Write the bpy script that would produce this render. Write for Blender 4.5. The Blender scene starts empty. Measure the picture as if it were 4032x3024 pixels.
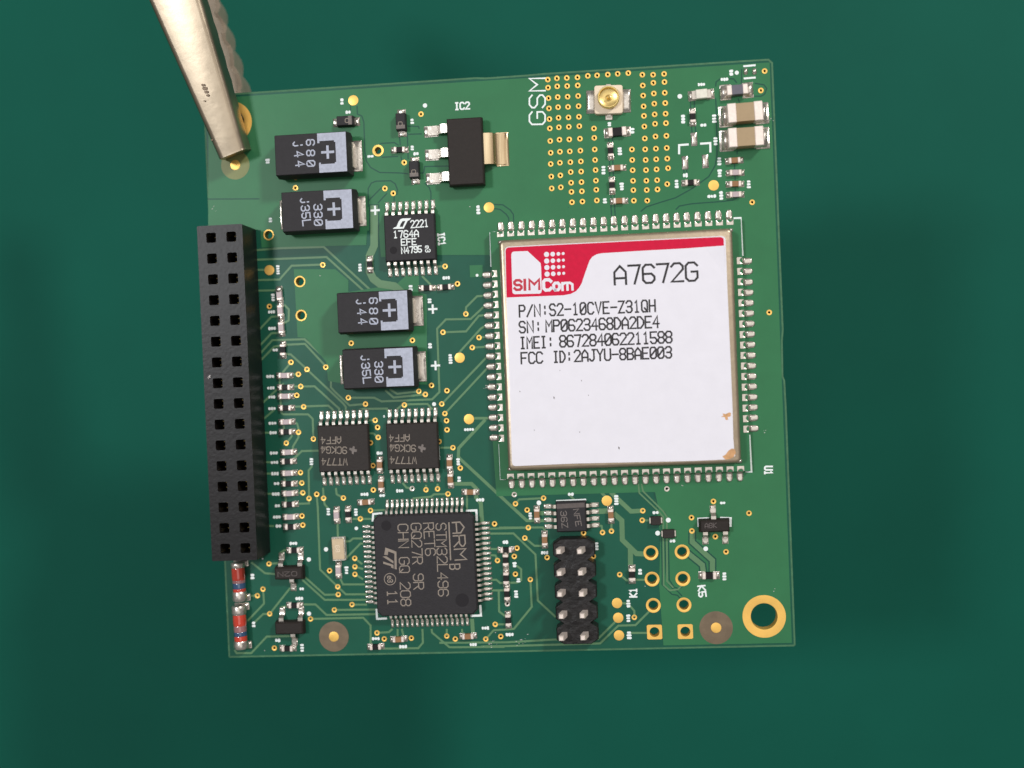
import bpy, bmesh, math, random
from mathutils import Matrix, Vector
random.seed(7)
MM = 0.001
sc = bpy.context.scene
COL = sc.collection

# ------------------------------------------------------------------ camera
F_PX, CX, CY = 4600.0, 2016.0, 1512.0           # focal length in pixels of the 4032 x 3024 photograph
BOARD_W, BOARD_L, BOARD_T = 56.0, 56.35, 1.1    # mm
BOARD_HEIGHT = 62.0                             # mm the board hangs above the mat
OMEGA = (0.0157, 0.0895, -0.0414)               # board tilt seen from the camera
TRANS = (-1.782, -1.793, 114.41)                # board centre from the camera, mm
CAM_H = BOARD_HEIGHT + TRANS[2]
cam_d = bpy.data.cameras.new('camera')
cam_d.sensor_width = 36.0
cam_d.lens = 36.0 * F_PX / 4032.0
cam_d.clip_start = 0.005
cam_d.clip_end = 5.0
cam_d.dof.use_dof = True
cam_d.dof.focus_distance = (TRANS[2] - 1.2) * MM
cam_d.dof.aperture_fstop = 13.0
cam = bpy.data.objects.new('camera', cam_d)
cam.location = (0, 0, CAM_H * MM)
COL.objects.link(cam)
sc.camera = cam

# ------------------------------------------------------------------ light
world = bpy.data.worlds.new('World')
sc.world = world
world.use_nodes = True
bg = world.node_tree.nodes['Background']
bg.inputs[0].default_value = (1.0, 0.95, 0.90, 1)
bg.inputs[1].default_value = 0.20


def area(name, loc, target, size, power, col):
    d = bpy.data.lights.new(name, 'AREA')
    if isinstance(size, tuple):
        d.shape = 'RECTANGLE'
        d.size, d.size_y = size[0] * MM, size[1] * MM
    else:
        d.shape = 'DISK'
        d.size = size * MM
    d.energy = power
    d.color = col
    o = bpy.data.objects.new(name, d)
    o.location = Vector(loc) * MM
    o.rotation_euler = (Vector(target) - Vector(loc)).to_track_quat('-Z', 'Y').to_euler()
    COL.objects.link(o)
    return o


area('desk_lamp', (235, 285, 420), (0, 0, 40), 62, 1.45, (1.0, 0.965, 0.93))
area('second_lamp', (-250, 60, 480), (0, 0, 40), 72, 0.95, (0.95, 0.97, 1.0))
area('added_softbox', (40, 10, 1000), (0, 0, 60), (820, 620), 1.75, (1.0, 0.96, 0.91))  # added overhead softbox, gives flat metal something bright to reflect
sc.view_settings.view_transform = 'Standard'
sc.view_settings.look = 'None'
sc.view_settings.exposure = 0.0
sc.view_settings.gamma = 1.0
sc.render.engine = 'CYCLES'
sc.cycles.use_denoising = True


# ------------------------------------------------------------------ board frame
def rodrigues(w):
    t = math.sqrt(sum(a * a for a in w))
    return Matrix.Rotation(t, 3, Vector(w) / t)


RB = rodrigues(OMEGA)
TB = Vector(TRANS)
D3 = Matrix(((1, 0, 0), (0, -1, 0), (0, 0, -1)))
BOARD_M = (D3 @ RB @ D3).to_4x4()
BOARD_M.translation = (D3 @ TB + Vector((0, 0, CAM_H))) * MM
NB = RB.col[2]


def P(px, py, h=0.0):
    """A point measured in the photograph -> millimetres on the board, on the level h above its face."""
    d = Vector(((px - CX) / F_PX, (py - CY) / F_PX, 1.0))
    o = TB - NB * h
    q = d * (NB.dot(o) / NB.dot(d)) - TB
    l = RB.transposed() @ q
    return (l.x, -l.y)


class Tile:
    def __init__(s, ox, oy, k=2.765):
        s.o = (ox, oy, k)

    def __call__(s, x, y, h=0.0):
        return P(s.o[0] + x / s.o[2], s.o[1] + y / s.o[2], h)


K = 110.0   # tile pixels in a millimetre
tA = Tile(1300, 200); tB = Tile(2000, 200); tC = Tile(2400, 200)
tD = Tile(700, 400); tE = Tile(700, 900); tF = Tile(1300, 700); tG = Tile(1300, 1200)
tH = Tile(700, 1400); tI = Tile(700, 2000); tJ = Tile(1300, 1800); tK = Tile(1300, 2100)
tL = Tile(2000, 1800); tM = Tile(2400, 2000); tN = Tile(1900, 800); tO = Tile(2400, 800)
tQ = Tile(1850, 1350); tR = Tile(2400, 1350); tS = Tile(2000, 1900, 2.37); tX = Tile(0, 0, 1.0)
tV = Tile(0, 0, 1 / 1.8228)


# ------------------------------------------------------------------ materials
def srgb(r, g, b):
    f = lambda c: c / 12.92 if c <= 0.04045 else ((c + 0.055) / 1.055) ** 2.4
    return (f(r / 255), f(g / 255), f(b / 255), 1.0)


def mat(name, col, rough=0.5, metal=0.0, var=0.0, scale=900.0, bump=0.0, bscale=None, col2=None, rvar=0.0,
        spec=0.5, trans=0.0, coat=0.0, stretch=None):
    m = bpy.data.materials.new(name)
    m.use_nodes = True
    nt = m.node_tree
    b = nt.nodes['Principled BSDF']
    c = srgb(*col)
    b.inputs['Base Color'].default_value = c
    b.inputs['Roughness'].default_value = rough
    b.inputs['Metallic'].default_value = metal
    b.inputs['Specular IOR Level'].default_value = spec
    b.inputs['Transmission Weight'].default_value = trans
    b.inputs['Coat Weight'].default_value = coat
    if var or bump or rvar:
        geo = nt.nodes.new('ShaderNodeNewGeometry')
        src = geo.outputs['Position']
        if stretch:
            mp = nt.nodes.new('ShaderNodeMapping')
            mp.inputs['Rotation'].default_value = (0, 0, stretch[1])
            mp.inputs['Scale'].default_value = stretch[0]
            nt.links.new(src, mp.inputs[0])
            src = mp.outputs[0]
    if var or rvar:
        n = nt.nodes.new('ShaderNodeTexNoise')
        n.inputs['Scale'].default_value = scale
        n.inputs['Detail'].default_value = 5
        n.inputs['Roughness'].default_value = 0.6
        nt.links.new(src, n.inputs['Vector'])
        if var:
            r = nt.nodes.new('ShaderNodeValToRGB')
            r.color_ramp.elements[0].position = 0.3
            r.color_ramp.elements[1].position = 0.7
            lo = srgb(*col2) if col2 else tuple(x * (1 - var) for x in c[:3]) + (1,)
            hi = c if col2 else tuple(min(1, x * (1 + var)) for x in c[:3]) + (1,)
            r.color_ramp.elements[0].color = lo
            r.color_ramp.elements[1].color = hi
            nt.links.new(n.outputs['Fac'], r.inputs[0])
            nt.links.new(r.outputs[0], b.inputs['Base Color'])
        if rvar:
            mr = nt.nodes.new('ShaderNodeMapRange')
            mr.inputs['From Min'].default_value = 0.3
            mr.inputs['From Max'].default_value = 0.7
            mr.inputs['To Min'].default_value = max(0.02, rough - rvar)
            mr.inputs['To Max'].default_value = rough + rvar
            nt.links.new(n.outputs['Fac'], mr.inputs['Value'])
            nt.links.new(mr.outputs[0], b.inputs['Roughness'])
    if bump:
        n2 = nt.nodes.new('ShaderNodeTexNoise')
        n2.inputs['Scale'].default_value = bscale or scale
        n2.inputs['Detail'].default_value = 3
        nt.links.new(src, n2.inputs['Vector'])
        bp = nt.nodes.new('ShaderNodeBump')
        bp.inputs['Strength'].default_value = bump
        bp.inputs['Distance'].default_value = 0.0002
        nt.links.new(n2.outputs['Fac'], bp.inputs['Height'])
        nt.links.new(bp.outputs[0], b.inputs['Normal'])
    return m


M = {}
M['mat'] = mat('mat_green', (8, 86, 71), 0.7, var=0.07, scale=28, bump=0.25, bscale=2600, spec=0.15)
M['bare'] = mat('mask_over_laminate', (15, 84, 65), 0.42, var=0.08, scale=260, bump=0.04, bscale=900, spec=0.25)
M['pour'] = mat('mask_over_copper', (48, 114, 74), 0.42, var=0.06, scale=260, bump=0.04, bscale=900, spec=0.25)
M['trace'] = mat('mask_over_trace', (90, 130, 92), 0.42, var=0.06, scale=500, spec=0.35)
M['gap'] = mat('mask_over_gap', (14, 76, 60), 0.45, spec=0.3)
M['edge'] = mat('laminate_edge', (66, 112, 80), 0.7, var=0.18, scale=1500)
M['gold'] = mat('gold_plating', (244, 196, 104), 0.45, 0.6, var=0.10, scale=700, bump=0.05, rvar=0.1)
M['solder'] = mat('solder', (208, 201, 192), 0.30, 0.88, var=0.10, scale=2200, bump=0.22, bscale=2200, rvar=0.08)
M['tin'] = mat('tinned_lead', (203, 196, 187), 0.30, 0.85, var=0.09, scale=2600, bump=0.12, bscale=2600)
M['tab'] = mat('heat_tab_reflection', (246, 226, 188), 0.26, 0.9, var=0.3, col2=(176, 150, 116), scale=1100, bump=0.25, bscale=1500, stretch=((1.0, 0.06, 1.0), 0.04))  # streaky reflections painted into the tab's colour by stretched noise
M['term'] = mat('tinned_terminal', (240, 226, 217), 0.40, 0.35, var=0.08, scale=3000, bump=0.18, bscale=3400)
M['epoxy'] = mat('chip_epoxy', (44, 42, 45), 0.62, var=0.10, scale=2600, bump=0.16, bscale=6000, spec=0.3)
M['epoxy_warm'] = mat('chip_epoxy_warm', (40, 34, 31), 0.62, var=0.10, scale=2600, bump=0.16, bscale=6000, spec=0.3)
M['epoxy_brown'] = mat('chip_epoxy_brown', (46, 41, 39), 0.62, var=0.10, scale=2600, bump=0.16, bscale=6000, spec=0.3)
M['dimple'] = mat('chip_dimple', (41, 39, 42), 0.75, spec=0.2)
M['header'] = mat('header_plastic', (23, 20, 21), 0.38, var=0.16, scale=900, bump=0.08, bscale=3000, spec=0.25)
M['pinhead'] = mat('pin_header_plastic', (27, 25, 26), 0.42, var=0.4, scale=900, bump=0.7, bscale=1500, spec=0.35)
M['silver'] = mat('silver_print', (172, 177, 194), 0.55, var=0.14, scale=3600)
M['white'] = mat('white_ink', (236, 243, 242), 0.6)
M['laser'] = mat('laser_mark', (144, 133, 122), 0.7, var=0.10, scale=3500)
M['laser_dim'] = mat('laser_mark_dim', (118, 110, 106), 0.7, var=0.15, scale=3500)
M['faint'] = mat('laser_mark_faint', (92, 84, 82), 0.7, var=0.15, scale=3500)
M['ghost'] = mat('laser_mark_ghost', (54, 47, 44), 0.7)
M['ink'] = mat('black_ink', (34, 30, 33), 0.6)
M['paper'] = mat('label_paper', (229, 227, 236), 0.55, var=0.02, scale=600, bump=0.04, bscale=5000)
M['red'] = mat('label_red', (206, 16, 60), 0.6, var=0.07, scale=2500, spec=0.2)
M['redink'] = mat('label_red_ink', (190, 32, 58), 0.55)
M['backing'] = mat('label_backing', (206, 158, 112), 0.8, var=0.2, scale=2500)
M['shield'] = mat('nickel_can', (176, 160, 138), 0.36, 0.75, var=0.08, scale=900, bump=0.08, bscale=2600)
M['beige'] = mat('beige_ceramic', (168, 144, 110), 0.5, var=0.04, scale=1500)
M['brown'] = mat('brown_ceramic', (146, 104, 66), 0.5, var=0.08, scale=2500)
M['lilac'] = mat('grey_ceramic', (186, 170, 172), 0.45, var=0.08, scale=2500)
M['slate'] = mat('slate_ceramic', (98, 96, 108), 0.5, var=0.06, scale=2500)
M['black'] = mat('black_glaze', (24, 21, 22), 0.5, var=0.1, scale=2500, spec=0.25)
M['cream'] = mat('cream_plastic', (232, 214, 190), 0.5, var=0.03, scale=1200)
M['led'] = mat('led_lens', (226, 222, 208), 0.25, var=0.10, scale=2500, coat=0.5)
M['fid'] = mat('bare_laminate', (112, 96, 76), 0.6, var=0.16, scale=900)
M['fid2'] = mat('bare_laminate_pale', (122, 128, 76), 0.5, var=0.08, scale=900)
M['glassred'] = mat('diode_red_glass', (196, 62, 44), 0.08, var=0.12, scale=1800, coat=1.0)
M['glassblue'] = mat('diode_blue_band', (48, 78, 112), 0.18, coat=1.0)
M['glassclear'] = mat('diode_clear_glass', (150, 104, 106), 0.08, coat=1.0)
M['crystal'] = mat('crystal_lid', (196, 176, 146), 0.4, 0.6, var=0.07, scale=1500)
M['brass'] = mat('antenna_gold', (226, 200, 132), 0.34, 0.75)
M['clip'] = mat('clip_steel', (166, 152, 132), 0.33, 0.93, var=0.10, scale=300, bump=0.05, bscale=900, rvar=0.05)
M['clip_lit'] = mat('clip_steel_lit', (200, 184, 164), 0.42, 0.55, var=0.12, scale=600, bump=0.1)  # clip steel in a lighter colour so the lower jaw looks lit
M['clip_dark'] = mat('clip_stain', (120, 104, 88), 0.5, 0.6)
M['dust'] = mat('dust', (205, 200, 198), 0.9)
M['barrel'] = mat('hole_barrel', (120, 88, 40), 0.4, 0.6)
M['via_barrel_shade'] = mat('via_barrel_shade', (44, 30, 14), 0.6)  # plated wall coloured near black, standing in for shade inside the via


# ------------------------------------------------------------------ mesh building
class MB:
    def __init__(s):
        s.v = []
        s.f = []

    def loop(s, pts):
        i = len(s.v)
        s.v += [tuple(p) for p in pts]
        return list(range(i, i + len(pts)))

    def skin(s, a, b, closed=True):
        n = len(a)
        for i in range(n if closed else n - 1):
            j = (i + 1) % n
            s.f.append((a[i], a[j], b[j], b[i]))

    def cap(s, a, flip=False):
        s.f.append(tuple(reversed(a)) if flip else tuple(a))

    def lathe(s, prof, n=20, cx=0, cy=0, cap0=False, cap1=False):
        rings = []
        for r, z in prof:
            rings.append(s.loop([(cx + r * math.cos(2 * math.pi * k / n), cy + r * math.sin(2 * math.pi * k / n), z) for k in range(n)]))
        for a, b in zip(rings, rings[1:]):
            s.skin(a, b)
        if cap0:
            s.cap(rings[0], True)
        if cap1:
            s.cap(rings[-1])
        return s

    def block(s, w, l, z0, z1, bev=0.05, r=0.0, cx=0, cy=0, draft=0.0, n=3):
        """Box with rounded corners, a chamfered top edge and drafted sides."""
        a = s.loop([(cx + x, cy + y, z0) for x, y in rrect(w, l, r, n)])
        zb = z1 - bev
        b = s.loop([(cx + x, cy + y, zb) for x, y in rrect(w - 2 * draft, l - 2 * draft, r, n)])
        c = s.loop([(cx + x, cy + y, z1) for x, y in rrect(w - 2 * draft - 2 * bev, l - 2 * draft - 2 * bev, max(0.002, r - bev * 0.5) if r > 0 else 0, n)])
        s.skin(a, b)
        s.skin(b, c)
        s.cap(c)
        s.cap(a, True)
        return s

    def prism(s, poly, z0, z1):
        if area2(poly) < 0:
            poly = poly[::-1]
        a = s.loop([(x, y, z0) for x, y in poly])
        b = s.loop([(x, y, z1) for x, y in poly])
        s.skin(a, b)
        s.cap(b)
        return s

    def flat(s, poly, z):
        if area2(poly) < 0:
            poly = poly[::-1]
        s.cap(s.loop([(x, y, z) for x, y in poly]))
        return s

    def ribbon(s, pts, w, z, ext=0.0, z0=None):
        """A mitred strip along a polyline; with z0 it also gets side walls down to z0."""
        pts = [Vector(p) for p in pts]
        pts = [p for i, p in enumerate(pts) if i == 0 or (p - pts[i - 1]).length > 1e-6]
        if len(pts) < 2:
            return s
        if ext:
            pts[0] = pts[0] - (pts[1] - pts[0]).normalized() * ext
            pts[-1] = pts[-1] + (pts[-1] - pts[-2]).normalized() * ext
        L, R = [], []
        for i, p in enumerate(pts):
            if i == 0:
                d = (pts[1] - p).normalized()
                nn, k = Vector((-d.y, d.x)), 1
            elif i == len(pts) - 1:
                d = (p - pts[i - 1]).normalized()
                nn, k = Vector((-d.y, d.x)), 1
            else:
                d0 = (p - pts[i - 1]).normalized()
                d1 = (pts[i + 1] - p).normalized()
                n0, n1 = Vector((-d0.y, d0.x)), Vector((-d1.y, d1.x))
                nn = (n0 + n1)
                if nn.length < 0.3:
                    nn = n0
                nn.normalize()
                k = min(1.8, 1 / max(0.3, nn.dot(n0)))
            L.append(p + nn * (w / 2 * k))
            R.append(p - nn * (w / 2 * k))
        a = s.loop([(p.x, p.y, z) for p in L])
        b = s.loop([(p.x, p.y, z) for p in R])
        s.skin(b, a, False)
        if z0 is not None:
            a0 = s.loop([(p.x, p.y, z0) for p in L])
            b0 = s.loop([(p.x, p.y, z0) for p in R])
            s.skin(a, a0, False)
            s.skin(b0, b, False)
        return s

    def pillow(s, w, l, h, cx=0, cy=0, z=0.0, n=6, pw=4, rnd=0.0):
        """A domed solder deposit; rnd rounds its plan."""
        g = []
        for j in range(n + 1):
            row = []
            for i in range(n + 1):
                u, v = 2 * i / n - 1, 2 * j / n - 1
                x, y = u, v
                if rnd:
                    x = u * (1 - rnd + rnd * math.sqrt(max(0, 1 - v * v / 2)))
                    y = v * (1 - rnd + rnd * math.sqrt(max(0, 1 - u * u / 2)))
                e = max(0.0, (1 - abs(u) ** pw) * (1 - abs(v) ** pw))
                row.append((cx + x * w / 2, cy + y * l / 2, z + h * e ** 0.6))
            g.append(s.loop(row))
        for a, b in zip(g, g[1:]):
            s.skin(a, b, False)
        return s

    def strip(s, prof, t, w, rot=0.0, loc=(0, 0)):
        """A bent metal lead: thick profile (d, z) swept across width w, d pointing along +y."""
        pts = [Vector(p) for p in prof]
        up, dn = [], []
        for i, p in enumerate(pts):
            d0 = (p - pts[i - 1]).normalized() if i else (pts[1] - p).normalized()
            d1 = (pts[i + 1] - p).normalized() if i + 1 < len(pts) else d0
            nn = Vector((-(d0 + d1).y, (d0 + d1).x)).normalized()
            k = 1 / max(0.5, nn.dot(Vector((-d0.y, d0.x))))
            up.append(p + nn * t / 2 * k)
            dn.append(p - nn * t / 2 * k)
        ring = up + dn[::-1]
        a = s.loop([(-w / 2, q.x, q.y) for q in ring])
        b = s.loop([(w / 2, q.x, q.y) for q in ring])
        s.skin(b, a)
        n = len(up)
        m = len(ring)
        for i in range(n - 1):
            s.f.append((a[i], a[i + 1], a[m - 2 - i], a[m - 1 - i]))
            s.f.append((b[i + 1], b[i], b[m - 1 - i], b[m - 2 - i]))
        return s

    def mesh(s, name):
        me = bpy.data.meshes.new(name)
        me.from_pydata([(x * MM, y * MM, z * MM) for x, y, z in s.v], [], s.f)
        me.validate()
        return me


def area2(p):
    return sum(p[i - 1][0] * p[i][1] - p[i][0] * p[i - 1][1] for i in range(len(p)))


def rrect(w, l, r, n=3):
    w, l = w / 2, l / 2
    if r <= 1e-6:
        return [(-w, -l), (w, -l), (w, l), (-w, l)]
    r = min(r, w, l)
    out = []
    for cx, cy, a0 in ((w - r, -l + r, -90), (w - r, l - r, 0), (-w + r, l - r, 90), (-w + r, -l + r, 180)):
        for k in range(n + 1):
            a = math.radians(a0 + 90 * k / n)
            out.append((cx + r * math.cos(a), cy + r * math.sin(a)))
    return out


def circ(cx, cy, r, n=16, a0=0.0):
    return [(cx + r * math.cos(a0 + 2 * math.pi * k / n), cy + r * math.sin(a0 + 2 * math.pi * k / n)) for k in range(n)]


def sheet(name, outline, holes, z0, z1):
    """A plate with real holes, filled as a 2D curve and turned into a mesh (millimetres in, metres out)."""
    cu = bpy.data.curves.new(name, 'CURVE')
    cu.dimensions = '2D'
    cu.fill_mode = 'BOTH'
    cu.extrude = (z1 - z0) / 2
    for poly in [outline] + holes:
        sp = cu.splines.new('POLY')
        sp.points.add(len(poly) - 1)
        for p, q in zip(sp.points, poly):
            p.co = (q[0], q[1], 0, 1)
        sp.use_cyclic_u = True
    o = bpy.data.objects.new(name, cu)
    COL.objects.link(o)
    dg = bpy.context.evaluated_depsgraph_get()
    me = bpy.data.meshes.new_from_object(o.evaluated_get(dg))
    bpy.data.objects.remove(o)
    bpy.data.curves.remove(cu)
    me.transform(Matrix.Scale(MM, 4) @ Matrix.Translation((0, 0, (z0 + z1) / 2)))
    me.name = name
    return me


def link(name, me, material, parent=None, loc=(0, 0, 0), rz=0.0, label=None, smooth=None, kind=None):
    if isinstance(me, MB):
        me = me.mesh(name)
    if material is not None and not me.materials:
        me.materials.append(M[material])
    if smooth is not None:
        me.polygons.foreach_set('use_smooth', [True] * len(me.polygons))
        me.set_sharp_from_angle(angle=math.radians(smooth))
    o = bpy.data.objects.new(name, me)
    o.location = (loc[0] * MM, loc[1] * MM, (loc[2] if len(loc) > 2 else 0) * MM)
    o.rotation_euler = (0, 0, rz)
    if parent is not None:
        o.parent = parent
    if label:
        o['label'] = label
    if kind:
        o['kind'] = kind
    COL.objects.link(o)
    return o


def empty(name, parent=None, loc=(0, 0, 0), rz=0.0, label=None):
    o = bpy.data.objects.new(name, None)
    o.empty_display_size = 0.001
    o.location = (loc[0] * MM, loc[1] * MM, (loc[2] if len(loc) > 2 else 0) * MM)
    o.rotation_euler = (0, 0, rz)
    if parent is not None:
        o.parent = parent
    if label:
        o['label'] = label
    COL.objects.link(o)
    return o


# ------------------------------------------------------------------ the mat under everything
mb = MB().block(900, 700, -3, 0, 0.8, 6)
mo = link('green_work_mat', mb, 'mat', smooth=30)
mo['kind'] = 'structure'
mo['label'] = 'plain dark green work mat far below the circuit board, out of focus'
mo['category'] = 'work mat'

# ------------------------------------------------------------------ lettering (single-stroke alphabet on a 4 x 6 grid)
GLYPH = {
    'A': '00 04 26 44 40;02 42', 'B': '00 06 36 45 44 33 03;33 42 41 30 00', 'C': '45 36 16 05 01 10 30 41',
    'D': '00 06 26 44 42 20 00', 'E': '46 06 00 40;03 33', 'F': '46 06 00;03 33', 'G': '45 36 16 05 01 10 30 41 43 23',
    'H': '00 06;40 46;03 43', 'I': '10 30;20 26;16 36', '|': '20 26', 'J': '01 10 20 31 36;26 46', 'K': '00 06;46 03 40', 'L': '06 00 40',
    'M': '00 06 23 46 40', 'N': '00 06 40 46', 'O': '10 01 05 16 36 45 41 30 10', 'P': '00 06 36 45 44 33 03',
    'Q': '10 01 05 16 36 45 41 30 10;22 40', 'R': '00 06 36 45 44 33 03;23 40', 'S': '45 36 16 05 04 13 33 42 41 30 10 01',
    'T': '06 46;26 20', 'U': '06 01 10 30 41 46', 'V': '06 20 46', 'W': '06 10 24 30 46', 'X': '00 46;06 40',
    'Y': '06 23 46;23 20', 'Z': '06 46 00 40', '0': '10 01 05 16 36 45 41 30 10;01 45', '1': '15 26 20;10 30',
    '2': '05 16 36 45 44 00 40', '3': '05 16 36 45 44 33 13;33 42 41 30 10 01', '4': '30 36 02 42',
    '5': '46 06 03 33 42 41 30 10 01', '6': '45 36 16 05 01 10 30 41 42 33 03', '7': '06 46 20',
    '8': '13 04 05 16 36 45 44 33 13;13 02 01 10 30 41 42 33', '9': '01 10 30 41 45 36 16 05 04 13 43',
    '/': '00 46', ':': '21 22;24 25', '-': '03 43', '+': '03 43;21 25', 'e': '02 42 43 34 14 03 01 10 30', 'j': '01 10 20 31 33;35 36', 'o': '10 01 03 14 34 43 41 30 10', 'm': '00 04;03 14 24 20;24 34 43 40', ' ': '',
}


def text_mb(t, string, p0, p1, height, stroke, z, ratio=0.74, h=0.0, italic=0.0):
    """string written from p0 to p1 along its baseline; p0, p1 and height in tile pixels, stroke in mm."""
    a, b = Vector(t(*p0, h)), Vector(t(*p1, h))
    d = b - a
    n = len(string)
    adv = d.length / (n - 1 + ratio)
    d.normalize()
    u = Vector((-d.y, d.x))
    hm = height / t.o[2] / 41.0 / 1.01 * (K / 110)
    mbx = MB()
    zz = z
    for i, ch in enumerate(string):
        for line in GLYPH[ch].split(';'):
            pts = []
            for tok in line.split():
                gx, gy = int(tok[0]) / 4.0, int(tok[1]) / 6.0
                q = a + d * (adv * (i + gx * ratio) + italic * gy * hm) + u * (gy * hm)
                pts.append(q)
            mbx.ribbon(pts, stroke, zz, ext=stroke * 0.45)
            zz += 0.002
        zz = z
    return mbx


def boxq(t, quad, h):
    """Centre and size (mm) of a top face seen at four corner pixels TL TR BR BL."""
    q = [Vector(t(x, y, h)) for x, y in quad]
    c = sum(q, Vector((0, 0))) / 4
    return c.x, c.y, ((q[1] - q[0]).length + (q[2] - q[3]).length) / 2, ((q[3] - q[0]).length + (q[2] - q[1]).length) / 2


# ------------------------------------------------------------------ the circuit board
board = empty('circuit_board')
board.matrix_world = BOARD_M
board['label'] = 'green populated circuit board held at one corner by a metal clip'
board['category'] = 'circuit board'

VIAS = []
def vias(t, pts):
    for p in pts:
        q = Vector(t(*p))
        if all((q - w).length > 0.22 for w in VIAS):
            VIAS.append(q)

vias(tB, [(434,315),(437,402),(442,517),(447,628),(452,744),(456,846),(461,983),(466,1111),(466,1233),(472,1370),(477,1499),
 (533,301),(537,388),(542,505),(546,615),(551,730),(555,834),(561,969),(566,1100),(566,1220),(571,1357),(576,1487),
 (641,297),(645,385),(650,501),(654,612),(659,726),(663,829),(668,966),(674,1096),(680,1213),(684,1321),(688,1437),(692,1537),(697,1650),
 (757,291),(760,378),(764,493),(769,604),(773,719),(777,822),(784,958),(789,1088),(794,1205),(797,1315),(801,1430),(805,1531),(811,1642),
 (870,274),(971,269),(1087,260),(1195,252),(1310,244),
 (937,847),(940,949),(945,1075),(949,1190),(954,1299),(958,1414),(962,1514),(968,1630),
 (1350,1075),(1353,1190),(1358,1301),(1362,1416),(1366,1518),(1371,1632),
 (1463,262),(1468,379),(1472,489),(1477,606),(1481,710),(1485,825),(1490,956),(1494,1074),(1499,1190),(1503,1300),(1507,1415),(1511,1517),(1516,1632),
 (1580,262),(1583,350),(1588,466),(1593,577),(1597,693),(1601,796),(1606,934),(1611,1067),(1614,1182),(1618,1292),(1624,1409),(1628,1510),
 (1700,253),(1704,341),(1707,458),(1712,570),(1716,686),(1720,789),(1725,927),(1729,1059),(1734,1175),(1743,1279),(1734,1452)])
vias(tC, [(1688,222),(1647,433),(1552,1650)])
vias(tO, [(1738,1190)])
vias(tA, [(990,690),(807,1217),(597,1500),(688,1552)])
vias(tD, [(1283,940),(1283,826)])
vias(tE, [(1580,396),(998,848),(1890,1248),(1234,1456),(1408,1533),(1612,1509),(1314,1586)])
vias(tF, [(1252,965),(1387,1155),(1478,1483)])
vias(tG, [(1229,300),(1622,357),(1548,466),(897,388),(231,420),(1104,878),(966,942),(1037,976),(1272,935),(200,1012),(386,1081),(809,1091),
 (1216,1080),(1250,1184),(491,1258),(518,1335),(1268,1262),(1273,1361),(524,1444),(440,1503),(1186,1489),(1337,1556)])
vias(tH, [(1340,337),(1297,433),(1372,558),(1316,835),(1478,908),(1183,953),(2125,1198),(1337,1274),(1352,1387),(1363,1494),(1430,1556),
 (1514,1510),(1589,1553),(1804,1550),(2130,1463)])
vias(tI, [(1354,87),(1363,186),(994,608),(1989,118),(2100,28),(1928,548),(1930,640),(1930,722),(1654,682),(1743,858),(1748,942),(929,884),
 (868,955),(1002,1152),(1898,1052),(1706,1110),(1447,1208),(1053,1525),(2170,1360)])
vias(tJ, [(1044,355),(1170,345),(1283,400),(1418,118),(2018,507),(2145,575),(1790,726),(2158,767),(2120,880),(2034,990),(2005,1080),(1822,1125),
 (2017,1273),(2180,1332)])
vias(tK, [(590,1149),(885,1140),(1270,1118),(1363,1150),(1695,1150),(1858,1122),(1798,990)])
vias(tL, [(388,446),(824,825),(1030,820),(1127,805),(1468,583),(1462,687),(1998,658),(2003,803),(427,1092),(930,1079),(1217,1278)])
vias(tM, [(1152,312),(1518,57),(1268,477),(270,1190)])
vias(tV, [(1541, 1083)])
TINNED = [Vector(tJ(893, 342)), Vector(tL(70, 407)), Vector(tL(1730, 345)), Vector(tJ(1930, 1597))]
MIDHOLES = [(tA(523, 1087), 0.56, 0.34), (tD(990, 1452), 0.53, 0.40), (tE(1330, 577), 0.55, 0.41), (tE(1345, 946), 0.55, 0.41)]
KHOLES = [tM(450, 488), tM(790, 478), tM(463, 774), tM(798, 770), tM(477, 1060), tM(810, 1055)]
KSQ = [tM(490, 1350), tM(825, 1345)]
MOUNT = [tM(1683, 1180), tD(588, 225)]

holes = [circ(v.x, v.y, 0.115, 10) for v in VIAS] + [circ(v.x, v.y, 0.115, 10) for v in TINNED]
holes += [circ(p[0], p[1], rh, 20) for p, ro, rh in MIDHOLES]
holes += [circ(p[0], p[1], 0.485, 24) for p in KHOLES + KSQ]
holes += [circ(p[0], p[1], 1.265, 40) for p in MOUNT]
HOLE_C = [(sum(q[0] for q in h) / len(h), sum(q[1] for q in h) / len(h), h) for h in holes]

W2, L2 = BOARD_W / 2, BOARD_L / 2
outline = [(-W2, -L2), (-2, -L2 - 0.02), (W2 - 0.1, -L2), (W2, -L2 + 0.1), (W2 + 0.02, -5.2), (W2 - 0.02, -2.6), (W2 - 0.17, -2.2),
           (W2 - 0.10, 1.2), (W2 + 0.02, 2.2), (W2, L2 - 0.35), (W2 - 0.35, L2), (6.2, L2 + 0.02), (4.5, L2 - 0.03), (0.4, L2 - 0.05), (-0.6, L2 + 0.04), (-W2, L2)]
me = sheet('substrate', outline, holes, -BOARD_T, 0.0)
me.materials.append(M['bare'])
me.materials.append(M['edge'])
me.materials.append(M['barrel'])
lim = (W2 - 0.4) * MM, (L2 - 0.4) * MM
for p in me.polygons:
    if abs(p.normal.z) < 0.5:
        p.material_index = 1 if (abs(p.center.x) > lim[0] or abs(p.center.y) > lim[1]) else 2
link('substrate', me, None, board)


def inside(pt, poly):
    x, y = pt
    c = False
    for i in range(len(poly)):
        (x0, y0), (x1, y1) = poly[i - 1], poly[i]
        if (y0 > y) != (y1 > y) and x < (x1 - x0) * (y - y0) / (y1 - y0) + x0:
            c = not c
    return c


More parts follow.
